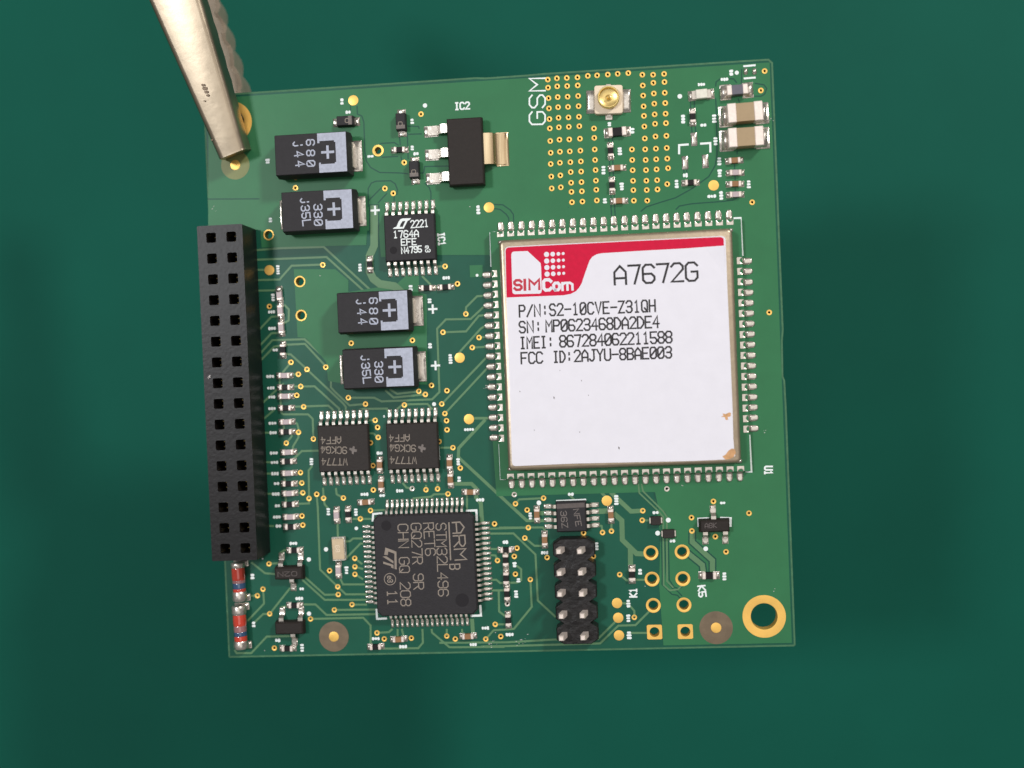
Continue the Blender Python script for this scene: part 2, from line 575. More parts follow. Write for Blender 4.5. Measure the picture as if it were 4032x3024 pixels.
def pour(src, z1=0.03):
    poly = [P(*q) for q in src]
    hs = [h for cx, cy, h in HOLE_C if all(inside(q, poly) for q in h)]
    link('copper_pour', sheet('copper_pour', poly, hs, 0.0, z1), 'pour', board)


pour([(822, 388), (3030, 246), (3118, 2531), (2612, 2541), (2595, 2300), (2600, 2100), (2575, 1937), (1955, 1954), (1940, 1735), (1985, 1735),
      (1960, 1004), (1720, 1004), (1500, 1012), (1492, 908), (1446, 908), (1442, 965), (1030, 975), (1026, 905), (820, 905)])
pour([(1157, 1060), (1320, 1060), (1372, 1103), (1372, 1150), (1560, 1120), (1600, 1085), (1650, 1085), (1650, 1150), (1680, 1160), (1683, 1515),
      (1350, 1510), (1292, 1500), (1285, 1425), (1205, 1332), (1172, 1327)])
pour([(1849, 1045), (1900, 1043), (1902, 1090), (1851, 1092)])

# clearance lines in the upper copper
zi = [0]
def gap(t, pts, w=13):
    zi[0] += 1
    link('clearance_line', MB().ribbon([t(*p) for p in pts], w / K, 0.033 + 0.0003 * (zi[0] % 12)), 'gap', board)

for t, lines in ((tA, [[(293,600),(297,690),(345,710),(368,780),(378,1100),(395,1200),(440,1270),(540,1325),(760,1330),(850,1340)],
   [(222,600),(224,650)],[(845,820),(965,825),(968,850)],[(850,910),(1000,905)],[(750,890),(765,1030)],[(840,890),(850,1180)],[(540,1010),(700,1000),(745,1030)],[(560,1160),(740,1150)],
   [(770,1150),(785,1200)],[(1290,1255),(1030,1260),(1020,1330),(970,1335)],[(1030,1440),(1080,1490),(1097,1540),(1098,1640)],
   [(415,1700),(415,1500),(450,1440),(500,1420),(660,1415),(710,1450),(735,1520),(725,1570)],[(420,1630),(560,1490)],[(520,1660),(620,1550)],[(697,1580),(697,1650)]]),
  (tF, [[(1785,290),(1880,295),(1960,350),(1995,400),(1998,480)],[(1785,335),(1850,345),(1915,395),(1945,440),(1945,480)]]),
  (tC, [[(880,540),(885,660)],[(922,540),(925,660)],[(890,800),(900,900)],[(930,800),(940,900)],
   [(1155,520),(1165,700),(1168,900),(1170,1130),(1150,1250),(1080,1370),(900,1500),(720,1600),(540,1655),(400,1700),(340,1750)],
   [(1155,390),(1160,340),(1200,310),(1350,305),(1385,350)],[(1580,355),(1680,370),(1710,410),(1690,470),(1650,495),(1560,495)],[(808,1290),(812,1330)],[(840,1290),(842,1330)],
   [(1440,200),(1435,360)],[(720,1730),(760,1690),(900,1665),(1240,1640),(1340,1625),(1390,1600)],[(1360,1230),(1362,1290)],[(1366,1360),(1368,1410)],[(1368,1490),(1370,1530)],[(1390,1090),(1388,1130)],[(1400,520),(1415,570)]]),
  (tB, [[(1098,940),(1100,1010)],[(1138,940),(1140,1010)],[(1105,1170),(1110,1400)],[(1140,1170),(1150,1400)],[(1120,1540),(1125,1650)],[(1155,1540),(1160,1650)],[(660,1700),(660,1705)]]),
  (tN, [[(1395,-10),(1405,140)],[(1435,-10),(1445,140)]]),
  (tM, [[(560,190),(575,700),(572,830),(680,940),(740,950),(770,985)],[(600,330),(615,700),(625,800),(690,880),(740,905),(790,960)],[(640,360),(650,780),(700,860),(760,880),(790,860)]]),
  (tX, [[(818,784),(1022,783)]]),
  (tL, [[(1595,380),(1640,600)],[(1700,590),(1735,650)]])):
    for l in lines:
        gap(t, l)

ti = [0]
def trace(t, pts, w=22, on_pour=False):
    ti[0] += 1
    z = (0.040 if on_pour else 0.026) + 0.00025 * (ti[0] % 13)
    link('copper_trace', MB().ribbon([t(*p) for p in pts], w / K, z, z0=0.0 if not on_pour else 0.031), 'trace', board)

for t, lines in ((tE, [[(800,240),(1100,215),(1590,200),(2120,690)],[(800,342),(1620,310),(2060,710)],[(800,450),(945,450)],[(800,563),(1110,555),(1130,530),(1240,405),(1580,392)],[(800,677),(1080,672)],
   [(870,1120),(1020,960),(1100,955)],[(880,1290),(1020,1140),(1110,1135)],[(890,1370),(1030,1215),(1380,1205),(1670,1470),(1668,1730),(1720,1785),(1870,1925),(2040,1910)],
   [(890,1450),(1050,1285),(1130,1275)],[(1180,1265),(1385,1255),(1612,1500)],[(1160,830),(1210,880),(1208,1000),(1160,1030)],[(1170,1365),(1230,1370),(1408,1533)],[(1140,1570),(1234,1456)]]),
  (tH, [[(1408,152),(1800,520),(1830,560),(1830,650)],[(1220,337),(1490,335),(1760,580),(1760,650)],[(1230,558),(1640,545),(1690,590),(1692,650)],
   [(1110,250),(1118,480),(1128,620),(1150,640),(1420,640),(1470,690),(1478,908)],[(910,530),(1090,360)],[(925,700),(1050,590)],
   [(1240,715),(1300,740),(1316,800),(1315,890),(1255,990),(1250,1040)],[(1183,953),(1240,880),(1245,840)],[(1260,1130),(1350,1040),(1540,1035)],[(1430,1556),(1425,1250),(1465,1200)],
   [(1270,1615),(1430,1610),(1432,1560)],[(1582,1440),(1589,1553),(1600,1620),(1640,1665)],[(1722,1440),(1730,1510),(1804,1550)],[(1970,640),(1985,590),(2020,580),(2280,577),(2290,620)],
   [(930,840),(1010,840)],[(960,1160),(1030,1163)],[(970,1285),(1030,1285)],[(970,1505),(1030,1505)],[(1235,205),(1314,205)],[(1250,1280),(1337,1274)],[(1260,1390),(1352,1387)],[(1270,1498),(1363,1494)],[(1145,300),(1150,330)],[(1152,760),(1158,800)],[(1160,1330),(1165,1370)],[(1175,1540),(1180,1590)]]),
  (tG, [[(200,1012),(480,1012),(560,1052),(1110,1030),(1190,950),(1165,260),(1260,160),(1530,155),(1690,5)],[(1229,300),(1480,290),(1620,120),(1690,112)],[(1405,520),(1640,260),(1690,228)],[(1548,466),(1700,458)],
   [(1216,1080),(1700,575)],[(1250,1184),(1710,690)],[(600,930),(690,1010),(1037,976)],[(650,920),(730,970),(966,942)],[(1622,357),(1690,350)],[(1200,1556),(1337,1556)],[(710,1150),(790,1085),(1060,1080),(1115,1140)],
   [(420,1258),(491,1258)],[(430,1400),(470,1400),(524,1444)]]),
  (tF, [[(1478,1483),(1480,1410),(1600,1290),(1670,1285)],[(1000,1070),(1095,1165)],[(1140,965),(1252,965)],[(1120,1195),(1200,1192)]]),
  (tJ, [[(1490,410),(1490,580)],[(900,450),(1100,430),(1130,405),(1283,400)],[(440,581),(600,575)],[(240,672),(490,672)],[(80,680),(85,890)],[(150,920),(215,915),(250,885),(360,885)],[(180,1095),(330,940),(360,940)],
   [(270,1103),(350,1165)],[(270,1193),(360,1218)],[(270,1275),(360,1330)],[(95,1290),(140,1385),(380,1385)],[(1720,780),(2158,767)],[(1740,1000),(1860,1000)],[(1745,1065),(1800,1070),(1822,1125)],
   [(1750,1335),(1810,1335),(1850,1370),(2040,1365),(2080,1340),(2080,1220),(2030,1180)],[(1760,1450),(1900,1450)],[(790,280),(830,330),(893,342)],[(1044,300),(1044,355)],[(1170,290),(1170,345)]]),
  (tK, [[(1835,630),(1840,850),(1910,905)],[(2180,502),(2195,800),(2000,1040),(1780,1055),(1695,1150)],[(1105,1040),(1110,1080),(1300,1240),(1900,1235)],[(1005,1040),(1010,1190),(960,1250),(550,1255)],
   [(510,1083),(640,1075),(680,1040)],[(1270,1040),(1270,1118)],[(735,1040),(735,1120)],[(780,1040),(800,1120)],[(1435,1040),(1440,1090)],[(1800,990),(1900,990)]]),
  (tI, [[(1110,560),(1115,490),(1160,460),(1220,460)],[(800,590),(950,710),(1060,720)],[(1355,780),(1600,1000),(2060,1000)],[(1365,735),(1600,945),(1748,942)],[(1514,-130),(1525,0),(1550,670),(1743,858),(1830,940),(2060,940)],
   [(1225,870),(1002,1152),(930,1155),(830,1250)],[(929,884),(940,1040),(760,1230)],[(760,958),(868,955)],[(1330,1050),(1500,1050),(1620,1165),(2180,1155)],[(1706,1110),(2160,1105)],[(1115,1140),(1130,1080),(1220,1065)],
   [(620,1540),(640,1580),(800,1580),(970,1400),(1220,1395)],[(1898,1052),(2060,1052)],[(1447,1208),(2020,1195),(2100,1280),(2100,1500)],[(994,608),(1100,600)],[(990,195),(1050,198)]]),
  (tL, [[(-195,832),(60,830),(300,1060),(325,1560),(520,1740)],[(985,740),(1020,750),(1030,820)],[(1127,700),(1127,805)],[(1462,687),(1580,690)],[(1217,1278),(1290,1340),(1350,1340)],[(1380,1335),(1500,1335)],
   [(82,507),(120,460),(388,446)],[(70,407),(640,385),(730,470)],[(-100,767),(380,765),(405,800),(405,840)],[(185,880),(290,965),(400,965)]]),
  (tM, [[(210,1360),(420,1360)],[(82,1035),(200,1040),(270,1120),(270,1190)]]),
  (tS, [[(-640,1495),(0,1490),(420,1465),(840,1460),(1010,1290)],[(-250,1530),(0,1525),(860,1500),(1030,1335),(1190,1330),(1330,1190)]])):
    for l in lines:
        trace(t, l)
trace(tL, [(1420,290),(1430,390),(1640,590),(1690,650),(1695,1390),(1760,1450),(1850,1440),(1900,1390)], 17, True)
trace(tL, [(1455,290),(1470,370),(1690,590),(1730,650),(1732,1350),(1800,1420)], 17, True)
link('routed_edge', MB().ribbon([(x * (1 - 0.09 / abs(W2)), y * (1 - 0.09 / L2)) for x, y in outline + outline[:1]], 0.17, 0.003), 'edge', board)
for t, l, w in ((tG, [(1570,1235),(1720,1235)], 28), (tG, [(1690,1250),(1400,1560),(1395,1650),(1420,1690)], 34), (tJ, [(1395,0),(2140,690),(2420,690)], 34), (tJ, [(1340,290),(1540,290),(1600,350)], 40),
                (tJ, [(1590,410),(1590,440),(1640,500),(1655,720)], 44), (tK, [(1545,930),(1555,1090)], 42),
                (tL, [(930,290),(1070,440)], 32), (tL, [(1030,290),(1180,440),(1340,590),(1468,583)], 48), (tL, [(975,590),(1100,585)], 58), (tL, [(1150,610),(1240,690),(1245,900),(1400,1050),(1500,1055)], 54),
                (tL, [(1333,1000),(1335,1240)], 54), (tL, [(330,610),(430,610)], 44)):
    trace(t, l, w)
gap(tF, [(480,290),(480,590)], 112)
trace(tF, [(480,300),(480,740),(430,850),(430,1020),(470,1100),(540,1155),(700,1180),(790,1260)], 84, True)
for t, l, w in ((tM, [(900,250),(900,370),(1120,570),(1120,720)], 58), (tM, [(850,490),(1010,620),(1025,720)], 58)):
    gap(t, l, w + 26)
    trace(t, l, w - 4, True)

# plated holes and pads
def ring_me(name, ro, rh, z1=0.055, n=20, tented=False):
    m = MB().lathe([(ro, 0.0), (ro, z1), (rh + 0.03, z1 + 0.004), (rh, z1 - 0.01), (rh - 0.004, -BOARD_T - 0.02)], n)
    if tented:
        m.cap(list(range(len(m.v) - n, len(m.v))))
    return m.mesh(name)

via_me = ring_me('via', 0.265, 0.114, n=16, tented=True)
def two_tone(me, top, inner, zlim):
    me.materials.append(M[top])
    me.materials.append(M[inner])
    for p in me.polygons:
        if p.center.z < zlim * MM and math.hypot(p.center.x, p.center.y) < 0.2 * MM:
            p.material_index = 1
    me.polygons.foreach_set('use_smooth', [True] * len(me.polygons))
    me.set_sharp_from_angle(angle=math.radians(40))
two_tone(via_me, 'gold', 'via_barrel_shade', 0.03)
for v in VIAS:
    link('via', via_me, None, board, (v.x, v.y, 0))
tin_me = ring_me('tinned_via', 0.26, 0.114, n=16, tented=True)
two_tone(tin_me, 'tin', 'via_barrel_shade', 0.03)
for v in TINNED:
    link('via', tin_me, None, board, (v.x, v.y, 0), label='tin coloured via among the gold ones')
for p, ro, rh in MIDHOLES:
    link('plated_hole', ring_me('plated_hole', ro, rh, n=28), 'gold', board, (p[0], p[1], 0), smooth=40)
k_me = ring_me('plated_hole_round', 0.715, 0.478, n=32)
for p in KHOLES:
    link('plated_hole', k_me, 'gold', board, (p[0], p[1], 0), smooth=40)
sq = MB()
def sqpt(k, n=40):
    a = 2 * math.pi * (k + 0.5) / n
    c, d = math.cos(a), math.sin(a)
    f = 1 / max(abs(c) / 0.73, abs(d) / 0.71)
    return c, d, f
ks = [sqpt(k) for k in range(40)]
o1 = sq.loop([(c * f, d * f, 0) for c, d, f in ks])
o2 = sq.loop([(c * f, d * f, 0.055) for c, d, f in ks])
i1 = sq.loop([(c * 0.48, d * 0.48, 0.055) for c, d, f in ks])
i2 = sq.loop([(c * 0.475, d * 0.475, -BOARD_T - 0.02) for c, d, f in ks])
sq.skin(o1, o2); sq.skin(o2, i1); sq.skin(i1, i2)
sq_me = sq.mesh('square_pad')
for p in KSQ:
    link('square_pad', sq_me, 'gold', board, (p[0], p[1], 0), smooth=40)
mt_me = MB().lathe([(2.06, 0.0), (2.06, 0.055), (1.36, 0.06), (1.28, 0.05), (1.26, 0.0), (1.26, -BOARD_T - 0.03)], 56).mesh('mounting_hole')
for p in MOUNT:
    link('mounting_hole', mt_me, 'gold', board, (p[0], p[1], 0), smooth=30)
pad_me = MB().lathe([(0.5, 0.0), (0.5, 0.05), (0.47, 0.056)], 26, cap1=True).mesh('test_pad')
for p in (tE(998, 453), tF(1730, 323), tG(1411, 577), tG(1512, 1245), tM(82, 1035), tM(95, 1195), tM(103, 1386), tL(1077, 474), tC(1133, 1466), tA(253, 540)):
    link('test_pad', pad_me, 'gold', board, (p[0], p[1], 0), smooth=30)
for p, r, mname in ((tM(1160, 1303), 1.60, 'fid'), (tI(1700, 1400), 1.50, 'fid'), (tD(627, 690), 1.45, 'fid2')):
    e = empty('fiducial_mark', board, (p[0], p[1], 0))
    link('bare_ring', MB().lathe([(r, 0.0), (r, 0.036), (r - 0.02, 0.038), (0.3, 0.038)], 48), mname, e, smooth=30)
    link('gold_dot', MB().lathe([(0.5, 0.03), (0.5, 0.06), (0.48, 0.064)], 28, cap1=True), 'gold', e, smooth=30)


# white print on the board
SZ = 0.052
def stroke(t, pts, w):
    link('silkscreen_line', MB().ribbon([t(*p) for p in pts], w / K, SZ), 'white', board)

def dot(t, x, y, r):
    p = t(x, y)
    link('silkscreen_dot', MB().lathe([(r / K, 0.045), (r / K * 0.96, SZ)], 18, cap1=True), 'white', board, (p[0], p[1], 0))

def silk(t, s, p0, p1, h, w):
    link('silkscreen_text', text_mb(t, s, p0, p1, h, w / K, SZ), 'white', board)

def blob(t, x, y, w, h):
    """A tiny smeared designator, too small to read: a row of touching ink lumps."""
    p = Vector(t(x, y))
    n = max(2, round(max(w, h) / 30))
    m = MB()
    for i in range(n):
        f = (i + 0.5) / n - 0.5
        a, b = (w / n, h) if w > h else (w, h / n)
        cx, cy = (f * w, 0) if w > h else (0, f * h)
        cx, cy = cx / K, cy / K
        a, b = a / K * random.uniform(0.9, 1.12), b / K * random.uniform(0.75, 1.0)
        poly = [(cx + q[0] * random.uniform(0.84, 1.06), cy + q[1] * random.uniform(0.84, 1.06)) for q in rrect(a, b, min(a, b) * 0.38, 2)]
        m.flat(poly, SZ + 0.0015 * i)
    link('silkscreen_designator', m, 'white', board, (p.x, p.y, 0))

for t, pts, w in ((tO, [(1350,165),(1425,163),(1447,575)], 22), (tR, [(1520,1000),(1542,1398),(1480,1398)], 24), (tQ, [(318,1100),(335,1485),(395,1485)], 12), (tF, [(1800,590),(1742,600),(1752,970)], 13),
    (tJ, [(463,700),(470,618),(570,610)], 22), (tJ, [(1478,584),(1592,578),(1598,695)], 24), (tK, [(505,820),(512,930),(620,925)], 22), (tK, [(1528,897),(1642,893),(1635,780)], 24),
    (tH, [(2080,825),(2085,915)], 16), (tH, [(2086,1000),(2096,1175)], 18), (tG, [(1172,1342),(1178,1452)], 14), (tG, [(1180,1540),(1188,1690)], 20),
    (tM, [(970,205),(968,118),(1085,112)], 24), (tM, [(1203,108),(1318,112),(1316,205)], 24), (tC, [(757,1128),(757,1028),(862,1020)], 22), (tC, [(985,1013),(1096,1005),(1098,1108)], 22),
    (tC, [(1455,170),(1590,158)], 20), (tC, [(1460,303),(1590,292)], 20), (tL, [(525,480),(852,465)], 26)):
    stroke(t, pts, w)
for t, x, y, r in ((tA,1033,597,24),(tC,765,497,25),(tC,1385,240,22),(tI,1428,560,24),(tI,1430,1150,24),(tI,1945,222,20),(tI,1615,450,24),(tG,1132,1082,22),(tL,337,497,25),(tL,1745,685,26),(tL,1630,827,26),(tL,2153,997,25),(tF,1600,1062,16),(tI,925,552,9)):
    dot(t, x, y, r)
silk(tB, 'GSM', (405,800), (405,300), 175, 17)
silk(tA, 'IC2', (1360,642), (1518,632), 74, 17)
silk(tF, 'IC1', (1172,605), (1185,738), 72, 17)
silk(tL, 'K1', (1402,1520), (1400,1430), 76, 17)
silk(tL, 'K5', (2068,1405), (2082,1520), 76, 17)
silk(tR, 'U1', (1690,1345), (1690,1432), 80, 18)
for t, x, y in ((tD, 2150, 1185), (tF, 1118, 1430), (tG, 1148, 662)):
    p = t(x, y)
    m = MB().flat([(-.1, -.46), (.1, -.46), (.1, -.1), (.46, -.1), (.46, .1), (.1, .1), (.1, .46), (-.1, .46), (-.1, .1), (-.46, .1), (-.46, -.1), (-.1, -.1)], SZ)
    link('silkscreen_plus', m, 'white', board, (p[0], p[1], 0))
for t, bl in ((tA, [(130,555,40,75),(197,670,60,40),(893,770,42,65),(895,1060,38,55),(935,1122,60,40),(440,1150,70,30)]),
  (tC, [(1000,368,80,40),(1325,238,42,65),(1250,312,80,40),(800,745,45,95),(1022,810,65,42),(1138,740,45,95),(1153,985,42,90),(1195,1205,42,90),(1198,1335,45,85),(1515,1455,42,90),(1113,1585,90,40),(1215,1577,42,95),(730,1450,42,90),(112,1095,45,85),(133,1478,45,85),(250,872,42,65),(825,1357,52,50)]),
  (tB, [(1040,1300,42,95),(1055,1635,42,60),(1105,800,38,45)]), (tD, [(980,650,50,55),(1010,1290,40,55)]),
  (tE, [(1092,450,40,105),(1040,750,40,85),(1022,908,80,40),(1028,1087,85,42),(1062,1322,60,40),(1985,425,40,90),(1008,1610,92,42)]),
  (tH, [(1015,353,85,40),(1025,452,78,40),(1028,577,85,40),(1033,736,88,40),(1040,840,85,42),(1047,1060,90,42),(1055,1163,85,40),(1060,1285,88,42),(1077,1393,62,40),(1068,1507,88,42),(1087,1635,60,40),(1457,1155,42,80),(2035,1510,88,42)]),
  (tI, [(1080,98,88,42),(1097,197,65,42),(1260,385,85,40),(815,745,42,65),(1350,880,50,40),(1325,985,88,42),(828,1268,42,65),(1090,1440,60,42),(1355,1522,42,90),(1640,40,40,85),(1940,45,40,85),(1838,677,42,90)]),
  (tJ, [(567,418,62,40),(758,366,82,42),(1395,50,40,80),(1405,240,42,65),(1632,465,90,42),(2180,640,38,80),(1908,925,60,42),(2008,1170,45,60)]),
  (tK, [(498,1145,88,40),(795,1233,90,42),(1690,1030,82,42),(1955,1100,88,42),(2025,660,42,85),(2050,510,40,50),(1558,1210,78,42)]),
  (tL, [(685,403,65,40),(1180,465,45,110),(1607,603,68,42),(1790,912,62,42),(962,970,46,90),(1438,1248,42,68),(400,1040,80,42)]),
  (tM, [(205,1040,42,85),(205,1200,45,85),(213,1385,48,85),(1250,745,45,90),(1232,-55,55,36)]),
  (tF, [(1612,350,42,100),(1265,1090,80,42),(878,1200,40,75),(1083,1340,45,55)]),
  (tG, [(1088,447,42,60),(1310,590,42,108),(1512,1358,108,38),(540,1615,70,40),(588,1215,20,25)])):
    for b in bl:
        blob(t, *b)

# dust and flux crumbs lying on the board
du = MB()
for t, x, y, n, sp in ((tC, 1745, 720, 9, 45), (tC, 1530, 400, 5, 30), (tF, 1520, 320, 1, 4), (tK, 1760, 1190, 12, 70), (tK, 2080, 1180, 10, 80), (tD, 385, 1170, 5, 30), (tR, 790, 1545, 2, 12), (tM, 385, 853, 1, 4), (tM, 1790, 890, 2, 14),
                       (tI, 945, 1550, 1, 5), (tG, 1690, 900, 5, 25), (tR, 1690, 960, 3, 12), (tE, 1555, 505, 2, 10), (tI, 740, 620, 4, 25), (tL, 640, 75, 2, 10), (tO, 1000, 1190, 0, 1)):
    for k in range(n):
        q = t(x + random.gauss(0, sp * 0.6), y + random.gauss(0, sp * 0.6))
        r = random.uniform(0.03, 0.075)
        du.pillow(r * random.uniform(1, 2.2), r, 0.04, q[0], q[1], 0.03, 3, 2)
link('dust_specks', du, 'dust', board, kind='stuff', smooth=60)

# ------------------------------------------------------------------ small chip parts
ME = {}
def shared(key, build):
    if key not in ME:
        ME[key] = build().mesh(key)
    return ME[key]


def passive(t, x, y, ori, kind, L=1.12, W=0.54, H=0.42, pad=0.30, bodymat=None, padw=None):
    """kind: resistor / capacitor; two metal ends, a body and two solder joints."""
    name, bm = {'R': ('resistor', 'black'), 'C': ('capacitor', 'brown'), 'G': ('capacitor', 'lilac')}[kind]
    bm = bodymat or bm
    p = t(x, y, 0.2)
    rz = (math.pi / 2 if ori == 'v' else 0.0) + random.uniform(-0.035, 0.035)
    e = empty(name, board, (p[0], p[1], 0.03), rz)
    te = L * 0.25
    key = '%.2f_%.2f_%.2f_' % (L, W, H)
    hb = H * (0.80 if kind == 'R' else 0.97)
    link('body', shared('body' + key + bm, lambda: MB().block(L - 2 * te + 0.02, W * 0.95, 0.0, hb, 0.02)), bm, e)
    tm = shared('terminal' + key, lambda: MB().block(te, W, 0.0, H, 0.06, 0.06))
    padw = padw or W * 1.12
    sm = shared('solder' + key + '%.2f' % pad, lambda: MB().block(pad + te, padw, -0.03, 0.03, 0.02, 0.05).pillow(pad * 1.5, padw * 0.9, H * 0.5, pad * 0.2, 0, 0.0, 5, 3))
    for s in (-1, 1):
        link('terminal', tm, 'term', e, (s * (L / 2 - te / 2), 0, 0.0), smooth=40)
        link('solder_joint', sm, 'solder', e, (s * (L / 2 + pad * 0.12), 0, 0), 0 if s > 0 else math.pi, smooth=60)
    return e


def many(t, lst):
    for it in lst:
        passive(t, *it)

passive(tB, 1190, 885, 'h', 'R', 1.75, 0.85, 0.55, 0.32)
many(tB, [(1117,1090,'v','R'),(1190,1275,'h','C'),(1133,1465,'v','R'),(1210,1635,'h','C'),(2012,720,'v','R'),(1990,1435,'h','R')])
c1 = passive(tC, 1385, 437, 'h', 'C', 2.0, 0.95, 0.85, 0.55, 'slate', 1.5)
c1['label'] = 'slate grey chip capacitor with wide soldered ends near the board corner'
for y, hh in ((695, 'upper'), (962, 'lower')):
    c = passive(tC, 1462 + (8 if y > 900 else 0), y, 'h', 'C', 3.3, 1.82, 1.5, 0.5, 'beige', 2.05)
    c['label'] = 'large beige chip capacitor, %s of the two near the board edge' % hh
many(tC, [(1360,1195,'h','C'),(1370,1327,'h','G'),(1368,1450,'h','C'),(1370,1565,'h','G')])
many(tA, [(755,1078,'h','R')])
many(tE, [(2090,390,'v','R'),(1108,720,'v','G'),(1118,895,'v','G'),(1128,1080,'v','G'),(1145,1320,'v','R')])
many(tH, [(1160,217,'h','G'),(1168,345,'h','R'),(1170,443,'h','G'),(1178,570,'h','R'),(1183,722,'h','G'),(1185,830,'h','R'),(1203,1052,'h','G'),(1198,1152,'h','R'),(1205,1280,'h','G'),(1208,1395,'h','R'),(1213,1500,'h','G'),(1218,1620,'h','R')])
many(tI, [(1225,97,'h','G'),(1232,205,'h','R'),(1270,460,'h','R'),(1270,1060,'h','R'),(1195,1530,'h','R'),(1730,80,'v','G'),(1855,70,'v','R'),(1750,680,'v','G')])
many(tK, [(495,1235,'h','R'),(745,1153,'h','C'),(1500,1120,'h','C'),(1938,945,'v','R'),(1925,660,'v','R'),(1915,487,'v','R'),(1910,290,'v','R'),(1915,180,'h','R')])
many(tJ, [(385,490,'h','C'),(1525,380,'h','C'),(540,85,'v','C'),(555,300,'v','C'),(1300,65,'v','C'),(1310,245,'v','C')])
many(tF, [(1052,1200,'h','R'),(1255,1190,'h','R')])
many(tL, [(315,625,'v','C'),(1120,630,'v','C'),(400,900,'v','C')])
passive(tM, 245, 725, 'v', 'R', 1.2, 0.62, 0.45)
passive(tM, 1085, 735, 'h', 'R', 1.35, 0.68, 0.45)

# burnt solder ball beside the header
p = tE(1108, 668)
link('solder_ball', MB().lathe([(0.05, 0.5), (0.25, 0.44), (0.33, 0.28), (0.34, 0.1), (0.38, 0.0)], 16, cap0=True), 'solder', board, (p[0], p[1], 0.03), smooth=60, label='round solder ball on top of a small grey capacitor')

# LED
p = tC(1000, 475, 0.3)
e = empty('indicator_led', board, (p[0], p[1], 0.03), 0.04, 'white chip LED with silver solder ends beside the gold via field')
link('lens', MB().block(1.1, 0.88, 0.0, 0.62, 0.06, 0.03), 'led', e)
for s in (-1, 1):
    link('terminal', MB().block(0.42, 0.86, 0.0, 0.34, 0.04), 'tin', e, (s * 0.72, 0, 0))
    link('solder_joint', MB().block(0.75, 0.98, -0.03, 0.04, 0.03).pillow(0.6, 0.9, 0.25, 0.05 * s, 0, 0.03, 5), 'solder', e, (s * 0.88, 0, 0), smooth=50)

# unpopulated pads
pil = MB().block(0.62, 1.3, 0.0, 0.05, 0.03, 0.05).pillow(0.58, 1.26, 0.13, 0, 0, 0.05, 6, 3).mesh('bare_pad')
for t, x, y in ((tC, 920, 965), (tC, 822, 1220), (tC, 1042, 1205)):
    p = t(x, y)
    link('bare_solder_pad', pil, 'solder', board, (p[0], p[1], 0.02), smooth=50)
pil2 = MB().pillow(0.4, 0.62, 0.22, 0, 0, 0.0, 6, 2.5, 0.3).mesh('small_pad')
for x in (1482, 1578):
    p = tC(x, 225)
    link('bare_solder_pad', pil2, 'solder', board, (p[0], p[1], 0.03), smooth=50)

# small diodes with a cathode band
for k, (t, x, y, ori, dirn, lab) in enumerate(((tA, 165, 765, 'h', 1, 'black diode with grey band above the uppermost black capacitor'), (tA, 770, 775, 'v', -1, 'black diode with grey band left of the power regulator pins'),
                                              (tA, 915, 1295, 'v', -1, 'black diode with grey band at the lowest regulator pin'))):
    p = t(x, y, 0.6)
    rz = 0.0 if ori == 'h' else math.pi / 2
    e = empty('diode', board, (p[0], p[1], 0.03), rz + (0 if dirn > 0 else math.pi), lab)
    link('body', MB().block(1.72, 1.02, 0.08, 0.85, 0.06, 0.04, draft=0.05), 'epoxy', e)
    link('cathode_band', MB().block(0.36, 0.86, 0.845, 0.856, 0.003), 'laser_dim', e, (0.52, 0, 0))
    link('marking', text_mb(tX, 'C', (CX, CY), (CX + 14, CY), 16, 0.07, 0.858), 'laser', e, (-P(CX, CY)[0] + 0.05, -P(CX, CY)[1] - 0.2, 0))
    for s in (-1, 1):
        link('terminal', MB().block(0.5, 0.62, 0.0, 0.16, 0.03), 'tin', e, (s * 0.98, 0, 0))
        link('solder_joint', MB().block(0.7, 0.86, -0.03, 0.03, 0.02).pillow(0.5, 0.8, 0.18, 0.1 * s, 0, 0.03, 5), 'solder', e, (s * 1.0, 0, 0), smooth=50)

# two tiny two-pin suppressors
for t, x, y, w, l, lab in ((tM, 505, 140, 1.0, 0.85, 'tiny black suppressor chip left of a white dot'), (tM, 645, 283, 1.15, 0.85, 'tiny black suppressor chip right of a white dot')):
    p = t(x, y, 0.4)
    e = empty('suppressor_chip', board, (p[0], p[1], 0.045), 0, lab)
    link('body', MB().block(w, l, 0.0, 0.45, 0.05, 0.05, draft=0.02), 'epoxy_brown', e)
    for s in (-1, 1):
        link('terminal', MB().block(0.2, 0.6, -0.02, 0.1, 0.03), 'tin', e, (s * (w / 2 + 0.04), 0, 0))

